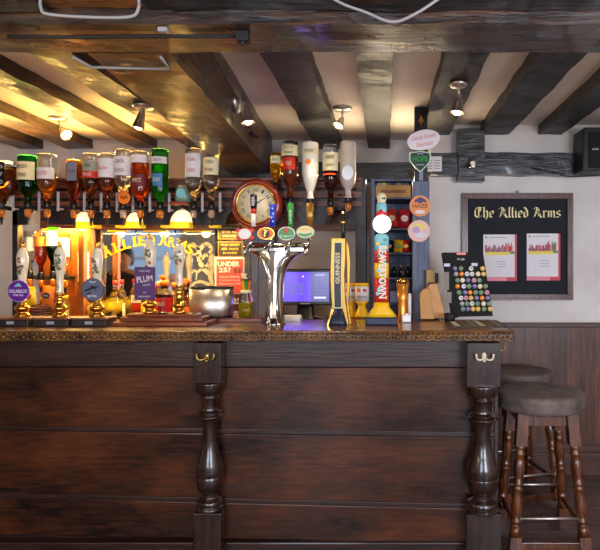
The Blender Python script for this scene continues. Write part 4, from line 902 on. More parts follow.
for i, ((bx_, by, brx, brz, mf, mr, ex), (hx, hy, segs, hw)) in enumerate(zip(badges, hand)):
    Yt = 3.12; kt = s(Yt)
    tp = MB().tube(curve_pts([(X(bx_, Yt)-xf, 0.0, q(247)), (X(bx_, Yt)-xf, -.05, q(246)), (X(bx_, Yt)-xf, -.085, q(248)), (X(bx_, Yt)-xf, -.09, q(255))], 4), .011, 12).tube([(X(bx_, Yt)-xf, -.045, q(249)), (X(hx, Yt)-xf, -.04, q(238))], .009, 10).build('tap', M_chrome, t)
    bd = MB().disc(X(bx_, Yt)-xf, Z(by, Yt)-tz, brx*kt, -.085, -.07, rz=brz*kt, n=36).build('badge_rim', mr, tp)
    fc = MB().disc(X(bx_, Yt)-xf, Z(by, Yt)-tz, (brx-.9)*kt, -.088, -.085, rz=(brz-.9)*kt, n=36).build('badge_face', mf, tp)
    cx_, cz_ = X(bx_, Yt)-xf, Z(by, Yt)-tz; a = MB()
    if ex == 'brown': a.disc(cx_, cz_, 3.8*kt, -.0905, -.088, rz=4.6*kt, n=16).build('crest', mat('dark_brown_print', (70, 30, 20), .4), tp); MB().ribbon([(cx_-2*kt, cz_+3*kt), (cx_+1.4*kt, cz_+3*kt), (cx_-1*kt, cz_), (cx_-1*kt, cz_-3*kt)], 1.3*kt, -.092, -.0905).build('letter', M_gold, tp)
    elif ex == 'star':
        P = [(cx_+(4.2 if j % 2 == 0 else 1.7)*kt*math.sin(j*PI/5), cz_+2.8*kt+(4.2 if j % 2 == 0 else 1.7)*kt*math.cos(j*PI/5)) for j in range(10)]
        a.prism(P, -.092, -.088).build('star', M_red, tp); MB().text('Lager', cx_, -.0895, cz_-2.6*kt, w=11*kt, h=2.6*kt).build('lettering', M_white, tp)
    elif ex == 'leaf':
        a.ribbon([(cx_-6.5*kt, cz_-2*kt), (cx_, cz_-3.6*kt), (cx_+6.5*kt, cz_-1.6*kt)], [2*kt, 3*kt, 2*kt], -.0905, -.088).build('green_band', M_grn, tp); MB().ribbon([(cx_-6*kt, cz_+3*kt), (cx_, cz_+3.6*kt), (cx_+6*kt, cz_+2*kt)], [1*kt, 2*kt, 1*kt], -.0905, -.088).build('yellow_band', M_yel, tp)
    else:
        for sx_, sz_ in ((-6.5, 3.5), (-6.5, -3.5), (6.5, -3.5), (6.5, 3.5)): a.disc(cx_+sx_*kt, cz_+sz_*kt, 2.6*kt, -.082, -.072, rz=2.2*kt, n=12)
        a.build('red_petals', M_red, tp)
    for j, (y0_, y1_, m) in enumerate(segs):
        x = X(hx, Yt)-xf; za_, zb_ = Z(y1_, Yt)-tz, Z(y0_, Yt)-tz; u0 = 1-.15*j
        MB().loft([(za_, x, -.04, hw*kt*u0*.85, .012), (za_+(zb_-za_)*.5, x, -.04, hw*kt*u0*.95, .014), (zb_-.004, x, -.04, hw*kt*u0, .014), (zb_, x, -.04, hw*kt*u0*.7, .010)], 20, 0, 3.5).build('handle', m, tp)
    if i == 1:
        st_ = MB()
        for (a_, b_) in ((0, 208), (.8, 213), (-.8, 217), (.6, 221)): st_.disc(X(hx+a_, Yt)-xf, Z(b_, Yt)-tz, .8*kt, -.0556, -.054, n=8)
        st_.build('white_stars', M_white, tp)
    if i == 0: MB().text('BEER', X(hx, Yt)-xf, -.0565, Z(200.5, Yt)-tz, w=9*kt, h=2.6*kt, rot=PI/2).build('lettering', M_white, tp)
    if i == 2: MB().text('LAGER', X(hx, Yt)-xf, -.0565, Z(216, Yt)-tz, w=14*kt, h=2.4*kt, rot=PI/2).build('lettering', M_white, tp)

# ---------------------------------------------------------------- stout font
Yg = 3.15; kg = s(Yg); xg = X(338, Yg)
M_gold2 = mat('dull_gold', (170, 132, 64), .34, 1)
t = thing('stout_font', 'curved gold and black stout tap tower with vertical cream lettering', 'beer font', (xg, Yg, tz)); q = lambda px, py: (X(px, Yg)-xg, Z(py, Yg)-tz)
sil = [(329.5, 325), (329.5, 316), (332, 305), (330.8, 290), (330.4, 275), (331, 258), (331.3, 238), (345.6, 238), (345.5, 258), (344.5, 275), (345, 290), (345.6, 303), (347.6, 316), (349, 325)]
MB().prism([q(*p) for p in sil], -.022, .03).build('front_blade', M_gold2, t, bev=.004)
MB().prism([q(*p) for p in [(344, 325), (346, 300), (346.4, 285), (346.2, 262), (344.8, 245), (346, 239), (348.5, 246), (350, 262), (349.4, 285), (348, 303), (351, 325)]], .03, .075).build('rear_blade', M_gold2, t, bev=.004)
MB().prism([q(*p) for p in [(334.2, 308), (333.5, 290), (333.6, 270), (334.3, 242), (342.8, 242), (342.2, 270), (342.4, 290), (342.6, 308)]], -.0262, -.02).build('cream_inlay', M_cream, t)
MB().prism([q(*p) for p in [(335.2, 307), (334.7, 290), (334.8, 270), (335.3, 243), (341.8, 243), (341.2, 270), (341.2, 290), (341.5, 307)]], -.0285, -.026).build('black_inlay', M_black, t)
MB().text('GUINNESS', q(338, 266)[0], -.030, q(338, 268)[1], w=31*kg, h=4.2*kg, rot=PI/2, bold=.02).build('lettering', M_cream, t)
MB().loft([(0, q(338, 0)[0], 0, .055, .05), (.02, 0, 0, .05, .045), (q(0, 308)[1], 0, 0, .03, .03)], 24, 0, 3).build('base', M_navyg, t)
MB().prism([q(*p) for p in [(327, 325), (329, 318), (331.5, 308), (334, 308), (336, 325)]], -.03, -.01).build('gold_flare', M_gold, t, bev=.003)
xh = q(342.6, 0)[0]; zt_ = lambda py: Z(py, Yg)-tz
MB().loft([(zt_(242), xh, .04, .010, .010), (zt_(230), xh, .04, .0115, .0115), (zt_(208), xh, .04, .0145, .014), (zt_(207), xh, .04, .011, .011)], 20).build('handle', M_black, t)
MB().lathe([(.0135, 0), (.0145, .002), (.0145, .012), (.0135, .014)], (xh, .04, zt_(223)), 20).build('gold_band', M_gold, t)
MB().disc(xh, zt_(212), .006, .022, .028, n=12).build('harp_emblem', M_gold, t)
MB().tube([(xh, .04, zt_(243)), (xh, .045, zt_(250))], .008).build('tap_stem', M_chrome, t)

# ---------------------------------------------------------------- coloured font
Yw = 3.16; kw = s(Yw); xw = X(381.5, Yw)
t = thing('craft_beer_font', 'colourful red, yellow and blue column beer font with round white badge', 'beer font', (xw, Yw, tz)); zq = lambda py: Z(py, Yw)-tz
MB().box(-16*kw, 16*kw, -.05, .06, 0, zq(316.5)).build('base', M_navyg, t, bev=.008)
MB().loft([(zq(316.5), 0, 0, 15.5*kw, .045), (zq(312), 0, 0, 12*kw, .04), (zq(307), 0, 0, 8*kw, .035), (zq(302), 0, 0, 7.4*kw, .03)], 28, 0, 3).build('yellow_foot', M_yel, t)
cols_ = [(302, 278, M_red), (278, 263, M_yel), (263, 251, M_red), (251, 238, M_sky)]
for a_, b_, m in cols_: MB().loft([(zq(a_), 0, 0, 7.3*kw, .032), (zq(b_), 0, 0, 7.3*kw, .032)]+([(zq(235.5), 0, 0, 6.5*kw, .028), (zq(234), 0, 0, 4*kw, .02)] if b_ == 238 else []), 28, 0, 3.2).build('column_band', m, t)
sw = MB()
for i in range(16):
    rng = random.Random(i); zz = 240+i*3.8; sw.disc(rng.uniform(-5, 5)*kw, zq(zz), rng.uniform(1, 2.2)*kw, -.0335, -.0315, rng.randrange(4), rz=rng.uniform(1.5, 3.5)*kw, n=10)
sw.build('comic_pattern', [M_yel, M_sky, M_org, mat('teal_print', (60, 150, 140), .4)], t)
MB().text('BEAVERTOWN', 1*kw, -.0355, zq(272), w=52*kw, h=7.5*kw, rot=-PI/2, bold=.03).build('lettering', M_white, t)
M_glowbadge = mat('lit_white_badge', (255, 255, 255), .3, emit=(255, 255, 255), es=1.0)
MB().disc(.5*kw, zq(224.5), 9*kw, -.045, -.03, n=40).build('badge', M_glowbadge, t); MB().disc(.5*kw, zq(224.5), 9.2*kw, -.03, -.02, n=40).build('badge_rim', M_steel, t)
MB().tube([(0, 0, zq(236)), (0, -.01, zq(215))], .012).build('tap_stem', M_chrome, t)
hd = MB().loft([(zq(216), 0, -.01, 5*kw, .022), (zq(212), 0, -.01, 5.3*kw, .024), (zq(206), 0, -.01, 5.3*kw, .024), (zq(203), 0, -.01, 4.6*kw, .02)], 20, 0, 2.5).build('handle', M_sky, t)
MB().loft([(zq(217), 0, -.01, 6*kw, .027), (zq(213), 0, -.01, 5.8*kw, .027), (zq(210), -.5*kw, -.01, 3*kw, .025)], 20).build('red_collar', M_red, t)
MB().loft([(zq(204), 0, -.01, 3.4*kw, .018), (zq(202), 0, -.01, 4.2*kw, .022), (zq(198), .3*kw, -.01, 5*kw, .025), (zq(195), 0, -.01, 4.4*kw, .022), (zq(193), 0, -.01, 2*kw, .012)], 20).build('bone_knob', M_cream, t)
MB().disc(1.2*kw, zq(199), 1*kw, -.0355, -.03, n=10).disc(3.2*kw, zq(199), .9*kw, -.034, -.028, n=10).build('dark_spots', M_black, t)

# ---------------------------------------------------------------- till
Yk = 3.80; kt = s(Yk); xk = X(305, Yk)
t = thing('till_screen', 'black touchscreen till showing a purple order page', 'till', (xk, Yk, 1.056)); zq = lambda py: Z(py, Yk)-1.056
MB().box(-26.5*kt, 26.5*kt, 0, .04, zq(305), zq(269)).build('housing', M_black, t, bev=.006)
M_scr = mat('screen_purple', (30, 20, 60), .2, emit=(100, 70, 235), es=1.25); M_scr2 = mat('screen_slate', (30, 20, 60), .2, emit=(90, 88, 150), es=.8)
scn = MB().box(-24.5*kt, 6*kt, -.002, 0, zq(301.5), zq(272), 0).box(6*kt, 24*kt, -.002, 0, zq(301.5), zq(272), 1).build('screen', [M_scr, M_scr2], t)
kb_ = MB()
for i in range(4):
    for j in range(4): kb_.box((-21+i*5)*kt, (-17+i*5)*kt, -.003, -.002, zq(283+j*3+2.2), zq(283+j*3))
for i in range(3):
    for j in range(4): kb_.box((9.5+i*4.6)*kt, (12+i*4.6)*kt, -.003, -.002, zq(283+j*3.2+2), zq(283+j*3.2))
kb_.build('screen_keys', mat('screen_keys', (40, 40, 60), .3, emit=(120, 112, 190), es=.8), scn)
MB().box(9*kt, 21*kt, -.003, -.002, zq(298.5), zq(296.7)).disc(-2*kt, zq(276.5), 1*kt, -.003, -.002, n=10).text('ORDER', 15*kt, -.003, zq(275), w=10*kt, h=1.6*kt).build('highlight_bar', mat('screen_white', (200, 200, 255), .3, emit=(190, 180, 255), es=1.1), scn)
MB().box(-5*kt, 5*kt, -.004, -.001, zq(304.2), zq(302.8)).build('maker_badge', M_greytxt, t)
MB().loft([(0, 0, .03, .12, .10), (.03, 0, .03, .11, .09), (.05, 0, .03, .06, .04), (zq(300), 0, .03, .05, .02)], 24, 0, 4).build('stand', M_black, t)
MB().tube(curve_pts([(.05, .0, .06), (.12, -.02, .05), (.17, -.02, .01)], 5), .003).build('cable', M_cable, t)
light('AREA', (-.03, -.02, zq(287)), .8, (.3, .2, 1), .3, (-.03, -1, zq(287)+1.1), .18, parent=t, name='screen_glow')
for i, lab in enumerate(('white card pad stack, bottom of the pile beside the beer fountain', 'white card pad lying on top of the pile beside the beer fountain')):
    tag(MB().box(-.055, .055, -.04, .04, 0, .014).build('note_pad', M_cream if i else M_paper, loc=(X(292, 3.41), 3.41, tz+.0003+i*.0144), rot=(0, 0, .15*i), bev=.002), lab, 'note pad', 'note pads beside the beer fountain')
# ---------------------------------------------------------------- charity collecting tins
for px, yt, lab in ((362, 285, 'yellow charity collecting tin with white label, right one of the pair'), (350.5, 285, 'yellow charity collecting tin half hidden behind the stout font')):
    Yy = 3.62 if px > 355 else 3.70; kk = s(Yy); zb = Z(317, Yy); t = thing('collecting_tin', lab, 'collecting tin', (X(px, Yy), Yy, zb), 'yellow collecting tins'); z = lambda py: Z(py, Yy)-zb
    MB().lathe([(0, 0), (6.8*kk, 0), (6.8*kk, .01), (5.8*kk, .03), (3.8*kk, z(307)), (4.2*kk, z(304)), (6.9*kk, z(301)), (0, z(301))], n=28).build('foot', M_yel, t)
    MB().lathe([(0, z(301)), (7*kk, z(301)), (7*kk, z(286)), (0, z(286))], n=28).build('label_sleeve', M_paper, t)
    MB().lathe([(0, z(286)), (7.3*kk, z(286)), (7.3*kk, z(284)), (6*kk, z(283)), (0, z(283))], n=28).build('lid', M_yel, t)
    g = MB(); g.text('PLEASE GIVE', 0, -7.4*kk, z(296.5), w=10*kk, h=1.8*kk, m=0)
    for i, m in enumerate((1, 2)): g.box((1.5+i*2)*kk, (3+i*2)*kk, -7.35*kk, -7.0*kk, z(291.5), z(288.5), m)
    g.disc(-3*kk, z(290), 2*kk, -7.35*kk, -6.5*kk, 3, n=10).build('printing', [TEXTM, M_navy, M_red, M_org], t)
t = thing('tin_shelf', 'short wooden shelf carrying the yellow collecting tins', 'shelf', (X(356, 3.66), 3.66, Z(317, 3.62)))
MB().box(-.08, .075, -.08, .168, -.02, -.0015).build('shelf_board', M_plinth, t, bev=.003); MB().box(-.05, .03, .14, .165, 1.056-Z(317, 3.62), -.02).build('riser', M_plinth, t)

# ---------------------------------------------------------------- blue grey shelf unit right of the till
Ys = 4.0; ks = s(Ys); xs0 = X(400, Ys)
t = thing('shelf_unit', 'tall blue grey painted shelf unit stocked with snacks', 'shelf unit', (xs0, Ys, 0)); q = lambda px: X(px, Ys)-xs0; zq = lambda py: Z(py, Ys)
MB().box(q(371), q(375), 0, .34, 0, zq(179)).build('side_panel', M_shelfdark, t, bev=.003); MB().box(q(412), q(416), 0, .34, 0, zq(179)).build('side_panel', M_shelfdark, t, bev=.003)
MB().box(q(371), q(416), .34, .355, 0, zq(179)).build('back_panel', M_blue, t)
for py in (179, 197, 228, 252.5, 277.5, 303, 330): MB().box(q(375), q(412), .005, .34, zq(py+2), zq(py)).build('shelf', M_shelfdark, t, bev=.002)
t2 = thing('painted_post', 'blue grey painted post holding the round beer badges', 'post', (X(420.5, 3.56), 3.56, 0)); kk = s(3.56)
MB().box(-8*kk, 9*kk, 0, .06, 0, Z(181, 3.56)).build('post_shaft', M_blue, t2, bev=.003)
MB().box(-2.5*kk, -1*kk, -.006, 0, .9, Z(200, 3.56)).box(3.5*kk, 4.5*kk, -.006, 0, .9, Z(240, 3.56)).build('beading', M_shelfdark, t2)
t2 = thing('black_post', 'black timber post with a small gold emblem above the oval sign', 'post', (X(421, 3.56), 3.56, Z(181, 3.56)+.001)); zz = lambda py: Z(py, 3.56)-Z(181, 3.56)-.001
MB().box(-6.5*kk, 6.5*kk, 0, .06, 0, 2.419-Z(181, 3.56)).build('post_shaft', M_black, t2, bev=.003)
MB().prism([(0, zz(115)), (1.4*kk, zz(119)), (3*kk, zz(121)), (1*kk, zz(123)), (0, zz(128)), (-1*kk, zz(123)), (-3*kk, zz(121)), (-1.4*kk, zz(119))], -.005, 0).build('gold_emblem', M_gold, t2)
MB().box(-2*kk, 2*kk, -.008, 0, .0, zz(168)).build('grey_strip', mat('lilac_grey', (130, 126, 150), .4), t2)
# badges on the post
YB_ = 3.53; kk = s(YB_)
t = thing('oval_sign', 'white oval sign with pink lettering, topmost on the post', 'sign', (X(423.5, YB_), YB_, Z(140, YB_)), 'signs fixed on the post')
MB().disc(0, 0, 16.6*kk, -.004, .004, rz=10*kk, n=48, rot=.22).build('plate', mat('lilac_white', (240, 230, 240), .4), t)
MB().text('Candy Kisses', 0, -.006, 2.6*kk, w=25*kk, h=5.6*kk, rot=.2, shear=.3).text('Sherbets', 1*kk, -.006, -4*kk, w=17*kk, h=4.4*kk, rot=.2, shear=.3).build('lettering', mat('coral_print', (222, 128, 110), .5), t)
MB().box(-.02, .02, .004, .028, -.02, .02).build('fixing', M_black, t)
t = thing('shield_sign', 'dark green shield badge under the white oval sign', 'sign', (X(420, YB_), YB_, Z(160, YB_)), 'signs fixed on the post')
def sh(f): return [(x*f*kk, z*f*kk+(1-f)*-1*kk) for x, z in ((-10.5, 7.5), (0, 9), (10.5, 7.5), (11, 4), (10, -2), (5, -8), (0, -12.5), (-5, -8), (-10, -2), (-11, 4))]
MB().prism(sh(1), -.004, .004).build('rim', mat('mint_rim', (196, 214, 190), .4), t); MB().prism(sh(.88), -.006, -.004).build('face', mat('bottle_green', (24, 54, 46), .4), t)
MB().text('HOPS', 0, -.0075, 1*kk, w=15*kk, h=5.5*kk, bold=.03).build('lettering', M_grn, t); MB().ribbon([(-3*kk, 5.5*kk), (0, 6.5*kk), (3*kk, 5.5*kk)], 1*kk, -.0075, -.006).ribbon([(-4*kk, -5*kk), (4*kk, -5*kk)], 1*kk, -.0075, -.006).build('crest', M_greytxt, t)
MB().box(-.02, .02, .004, .028, -.02, .02).build('fixing', M_black, t)
for px, py, r, lab, cols_, tx_ in ((420, 206, 10.5, 'round orange badge with purple hills on the post', (mat('peach_rim', (232, 160, 96), .4), mat('sunset_orange', (232, 140, 70), .4), mat('dusk_purple', (70, 56, 100), .4)), 'HAZE'), (419, 231, 11, 'round pale pink and yellow badge, lowest on the post', (mat('pale_orange', (240, 190, 140), .4), mat('pale_pink', (232, 184, 190), .4), mat('pale_lilac', (190, 150, 200), .4)), 'JUICE')):
    t = thing('round_badge', lab, 'sign', (X(px, YB_), YB_, Z(py, YB_)), 'signs fixed on the post')
    MB().disc(0, 0, r*kk, -.004, .004, n=44).build('rim', cols_[0], t); MB().disc(0, 0, (r-1)*kk, -.006, -.004, n=44).build('face', cols_[1], t)
    if tx_ == 'HAZE':
        MB().prism([(-6*kk, 3*kk), (-5*kk, 6*kk), (0, 8.8*kk), (5*kk, 6.5*kk), (7*kk, 3*kk), (3*kk, 4*kk), (0, 2*kk), (-3*kk, 4*kk)], -.0075, -.006).build('purple_hills', cols_[2], t)
        MB().disc(0, -6*kk, 5*kk, -.0075, -.006, rz=2*kk, n=20).build('white_swirl', mat('cream_pink', (240, 214, 206), .4), t)
        MB().text('HAZE', 0, -.0085, 0, w=15*kk, h=3.6*kk, bold=.02).build('lettering', mat('brown_orange', (120, 62, 40), .4), t)
    else:
        MB().disc(0, 4*kk, 7*kk, -.0072, -.006, rz=4*kk, n=24).build('yellow_patch', mat('lemon', (236, 214, 110), .4), t)
        MB().disc(-3*kk, 1*kk, 3.6*kk, -.0085, -.0072, rz=3.6*kk, n=20).build('lilac_spot', cols_[2], t); MB().disc(2*kk, -4*kk, 6*kk, -.0080, -.006, rz=2.6*kk, n=20).build('white_band', M_paper, t)
    MB().box(-.02, .02, .004, .028, -.02, .02).build('fixing', M_black, t)
# stock on the shelves
def bx_thing(name, lab, cat, px0, px1, py0, py1, Y_, dep, m, grp=None, trim=None, shelf=None):
    kk = s(Y_); cx = (px0+px1)/2; zb = shelf if shelf is not None else Z(py1, Y_); t = thing(name, lab, cat, (X(cx, Y_), Y_, zb), grp)
    h = Z(py0, Y_)-zb; w_ = (px1-px0)/2*kk
    MB().box(-w_, w_, 0, dep, 0, h).build('box_body', m, t, bev=.002)
    if trim: MB().box(-w_*.7, w_*.7, -.0015, 0, h*trim[0], h*trim[1]).build('label', trim[2], t)
    return t
sz = lambda py: Z(py, 4.0)+.0005
bx_thing('cardboard_box', 'long brown cardboard box on the top shelf of the blue unit', 'box', 375.5, 411, 185, 196, 4.03, .2, M_brown, None, (.35, .6, mat('card_print', (140, 96, 60), .6)), sz(197))
zbb = Z(185, 4.03)
dv = [(377, 382, M_greytxt, 'grey'), (382.3, 386, M_yel, 'yellow'), (386.3, 391, mat('teal_grey', (90, 110, 120), .5), 'teal'), (391.3, 396, M_navyg, 'navy'), (396.3, 401, mat('stone', (140, 136, 130), .5), 'stone coloured'), (401.3, 409, mat('dark_slate2', (70, 76, 90), .5), 'dark slate')]
for a_, b_, m, c_ in dv: bx_thing('game_box', 'thin %s game box standing on the long cardboard box' % c_, 'box', a_, b_, 182.8, 185, 4.05, .12, m, 'game boxes on the cardboard box', None, zbb+.001)
t = packet(X(393, 4.04), 4.06, sz(228), .085, .125, (M_red, M_cream, M_red), 'red crisp packet leaning left on the second shelf of the blue unit', -.18, 0, 'snack packets on the blue shelves', 'SALT')
packet(X(404, 4.04), 4.05, sz(228), .085, .13, (mat('crimson', (170, 24, 36), .3), M_paper, M_red), 'crimson crisp packet with white emblem on the second shelf', .05, 0, 'snack packets on the blue shelves', 'CHEESE')
for i, (px, m, m2, lab) in enumerate(((382, M_blu, M_yel, 'blue snack packet with yellow emblem on the third shelf'), (390, M_navy, M_org, 'navy snack packet with orange emblem on the third shelf'), (398, M_yel, M_grn, 'yellow snack packet with green emblem on the third shelf'), (406.5, M_red, M_yel, 'red snack packet with yellow emblem on the third shelf'))):
    packet(X(px, 4.06), 4.07+.03*(i % 2), sz(252.5), .06, .085, (m, m2, M_paper), lab, .1*(-1)**i, 0, 'snack packets on the blue shelves', 'NUTS')
for i, px in enumerate((380, 387, 394, 401, 408)):
    t = thing('mixer_bottle', '%s small dark mixer bottle on the fourth shelf of the blue unit' % ('leftmost', 'second', 'middle', 'fourth', 'rightmost')[i], 'bottle', (X(px, 4.06), 4.06, sz(277.5)), 'small dark bottles on the blue shelves')
    MB().lathe([(0, 0), (.018, 0), (.0185, .045), (.015, .055), (.009, .062), (.008, .078), (0, .078)], n=20).build('glass_body', mat('dark_bottle', (34, 32, 40), .12), t); MB().lathe([(0, .078), (.010, .078), (.010, .086), (0, .086)], n=16).build('cap', M_steel, t)
# tall pale box low in the unit
for i, (a_, b_) in enumerate(((377, 389), (390, 399))): bx_thing('carton', ('pale blue grey carton on the lower shelf of the blue unit, left one', 'pale blue grey carton on the lower shelf of the blue unit, right one')[i], 'box', a_, b_, 291, 303, 4.05, .12, mat('pale_blue_card', (150, 160, 186), .5), 'cartons low in the blue unit', None, sz(303))

# ---------------------------------------------------------------- right end of the bar top
Ye = 3.36; ke = s(Ye)
t = thing('cocktail_vessel', 'tall gold rimmed amber glass vessel on the bar by the blue unit', 'vessel', (X(402.5, Ye), Ye, tz)); z = lambda py: Z(py, Ye)-tz
MB().lathe([(0, .001), (5*ke, .001), (5.2*ke, .012), (4.2*ke, .03), (4.6*ke, z(300)), (6.3*ke, z(284)), (6.1*ke, z(284)), (4.3*ke, z(300)), (3.6*ke, .04), (0, .035)], n=28).build('glass_body', mat('amber_lustre', (226, 150, 56), .22, .55), t)
for i, (x, tp) in enumerate(((-3.4, -4.6), (0.0, .0), (3.2, 4.8))): MB().loft([(.04, x*ke*.7, 0, 1.2*ke, .01), (z(282), tp*ke, 0, 1.5*ke, .012)], 12).build('gold_stave', [mat('amber_gold', (226, 140, 40), .2, .4), mat('olive_gold', (190, 176, 110), .2, .5), mat('amber_gold', (226, 140, 40), .2, .4)][i], t)
MB().lathe([(5.8*ke, z(283)), (6.4*ke, z(280)), (3*ke, z(278)), (0, z(277.5))], n=24).build('lid', M_gold, t)
MB().tube([(0, 0, z(278)), (0, 0, z(268))], .009, 10).sphere((0, 0, z(267)), .011).build('spout', M_black, t)
tag(MB().lathe([(0, 0), (.011, 0), (.011, 26*ke), (.003, 27*ke), (0, 27*ke)], n=18).build('candle', mat('wax_white', (236, 232, 236), .4), loc=(X(409.5, 3.42), 3.42, tz+.0025)), 'plain white candle standing on the bar beside the tall gold vessel', 'candle')
t = thing('napkin_holder', 'little white napkin dispenser on the chrome tray', 'napkin holder', (X(406.5, 3.28), 3.29, tz+.0045))
MB().box(-4.3*s(3.28), 4.3*s(3.28), -.02, .02, 0, 6.5*s(3.28)).build('box_body', mat('napkin_box_white', (250, 250, 252), .4), t, bev=.003); MB().prism([(-.012, 6.5*s(3.28)), (.014, 6.5*s(3.28)), (.002, 6.5*s(3.28)+.012)], -.008, .008).build('napkin', M_paper, t)  # box is a plain even white
# leaflet holders of tan card
Yl = 3.40; kl = s(Yl); zl = lambda py: Z(py, Yl)-tz
for i, (P, lab, m) in enumerate((([(420.5, 319), (419.5, 294), (423, 289.5), (428, 288), (434, 319)], 'tan card folder leaning at the left of the stack on the bar end', M_brown), ([(433, 319), (428.3, 288), (430, 284.5), (437.5, 284), (447, 319)], 'tan card folder, tallest of the stack on the bar end', mat('kraft_card2', (204, 152, 96), .6)), ([(441, 306), (437.8, 284), (441.2, 284.5), (446, 306)], 'white card tucked behind the tan folders', M_paper))):
    t = thing('card_folder' if i < 2 else 'white_card', lab, 'folder' if i < 2 else 'card', (X(435, Yl), Yl+.04*i, tz+.001 if i < 2 else tz+.001), 'card folders on the bar end')
    cxl = X(435, Yl); pp = [(X(a_, Yl)-cxl, max(0, zl(b_)) if i < 2 else max(0, zl(b_)+(-.07 if b_ == 306 else 0))) for a_, b_ in P]
    MB().prism(pp, -.015, .015 if i < 2 else -.008).build('card_sleeve', m, t, bev=.002)
    MB().ribbon([pp[1], ((pp[1][0]+pp[-1][0])/2, pp[1][1]*.5)], .002, -.0165, -.015).build('crease', mat('card_edge', (150, 106, 66), .6), t)
t = bx_thing('card_box', 'small yellowish box standing behind the tan folders', 'box', 426.5, 435, 270, 285, 3.5, .04, mat('ochre_box', (168, 136, 70), .5), None, (.55, .75, TEXTM), 1.056+.07)
bx_thing('black_tin', 'black tin standing behind the folders beside the yellowish box', 'tin', 435.5, 438.5, 273, 285, 3.5, .03, M_black, None, (.4, .6, M_greytxt), 1.056+.07)
t = thing('end_ledge', 'low wooden ledge behind the right end of the bar', 'ledge', (X(436, 3.52), 3.52, 1.056))
MB().box(-.07, .06, -.04, .03, .04, .069).build('ledge_board', M_gdark, t, bev=.002); MB().box(-.05, .04, -.02, .02, -1.056, .04).build('ledge_support', M_gdark, t)
# ---- badge display card
Yd = 3.52; kd = s(Yd); P0 = (X(466, Yd), Yd, Z(319, Yd))
Yd_ = 3.36
kd = s(Yd_); bxx = X(468, Yd_)
t = thing('badge_display', 'black display card leaning on the bar end, covered in round badges', 'display card', (bxx, Yd_, tz)); q = lambda px, py: (X(px, Yd_)-bxx, max(.001, Z(py, Yd_)-tz))
MB().prism([q(454, 317), q(442.5, 252.5), q(483, 252.5), q(493, 316)], 0, .006).build('card_sheet', mat('black_card', (10, 10, 13), .8), t)
MB().prism([q(452, 318), q(442, 253), q(446, 256), q(458, 318)], .006, .05).build('stand_flap', mat('black_card', (10, 10, 13), .8), t)
MB().prism([q(456.5, 255), q(466, 255), q(466, 252.2), q(456.5, 252.2)], -.0015, 0).build('red_header', M_red, t)
MB().text('BADGES', q(461, 253.7)[0], -.0025, q(461, 253.7)[1], w=8*kd, h=1.6*kd).text('PUB', q(461, 259)[0], -.0025, q(461, 259.3)[1], w=7*kd, h=2*kd).build('lettering', M_paper, t)
for a_, b_ in ((447, 265), (474.5, 264.5)): MB().box(q(a_-3, 0)[0], q(a_+3, 0)[0], -.0015, 0, q(0, b_+1.5)[1], q(0, b_-1.5)[1]).build('price_label', mat('pale_blue_lbl', (190, 200, 220), .5), t)
MB().box(q(444, 0)[0], q(449, 0)[0], -.003, 0, q(0, 290)[1], q(0, 272)[1]).box(q(446.5, 0)[0], q(451.5, 0)[0], -.003, 0, q(0, 303)[1], q(0, 292)[1]).build('leaflet', mat('grey_leaflet', (120, 116, 110), .5), t)
rows = [(268.5, [455, 461, 471, 482.5]), (274, [456, 461.5, 467, 472, 478, 483.5]), (280.3, [457.5, 462.5, 468, 474, 479.3]), (286.3, [457.5, 463.7, 469, 474.5, 480, 485.5]), (292.5, [459, 465, 470, 475.5, 481, 487]), (298, [461, 466, 471, 476.5, 482, 487.5]), (303.7, [462, 467, 472, 477.5, 483.5, 489]), (309, [463, 468, 473, 478, 484, 490])]
bc = [('cream', M_cream), ('white', M_paper), ('orange', M_org), ('blue', mat('badge_blue', (90, 110, 180), .3)), ('green', mat('badge_green', (120, 150, 100), .3)), ('pink', mat('badge_pink', (220, 150, 160), .3)), ('yellow', mat('badge_yellow', (226, 190, 80), .3)), ('grey', M_greytxt)]
protos = {}
on = ['first', 'second', 'third', 'fourth', 'fifth', 'sixth', 'seventh', 'eighth']; rng = random.Random(4)
for ri, (py, xs) in enumerate(rows):
    for ci, px in enumerate(xs):
        c_, m = rng.choice(bc); lab = '%s round badge, %s from the left in the %s row of the black card' % (c_, on[ci], on[ri]); loc = (X(px, Yd_), Yd_-.0005, Z(py, Yd_))
        if c_ not in protos:
            r_ = thing('pin_badge', lab, 'badge', loc, 'round badges on the display card')
            MX_ = Matrix.Rotation(PI/2, 4, 'X')
            MB().lathe([(0, 0), (2.3*kd, 0), (2.4*kd, .002), (2.0*kd, .0045), (0, .006)], M=MX_, n=18).build('badge_button', m, r_)
            MB().disc(.4*kd, .3*kd, 1.2*kd, -.0068, -.0045, rz=.8*kd, n=8).build('badge_picture', bc[(ri*3+ci+2) % 8][1], r_); protos[c_] = r_
        else: dup(protos[c_], loc, lab)
tag(MB().lathe([(0, 0), (.028, 0), (.034, .05), (.031, .05), (.026, .004), (0, .004)], n=24).build('small_pot', M_rubber, loc=(X(450, 3.3), 3.31, tz)), 'small black pot at the foot of the badge display card', 'pot')

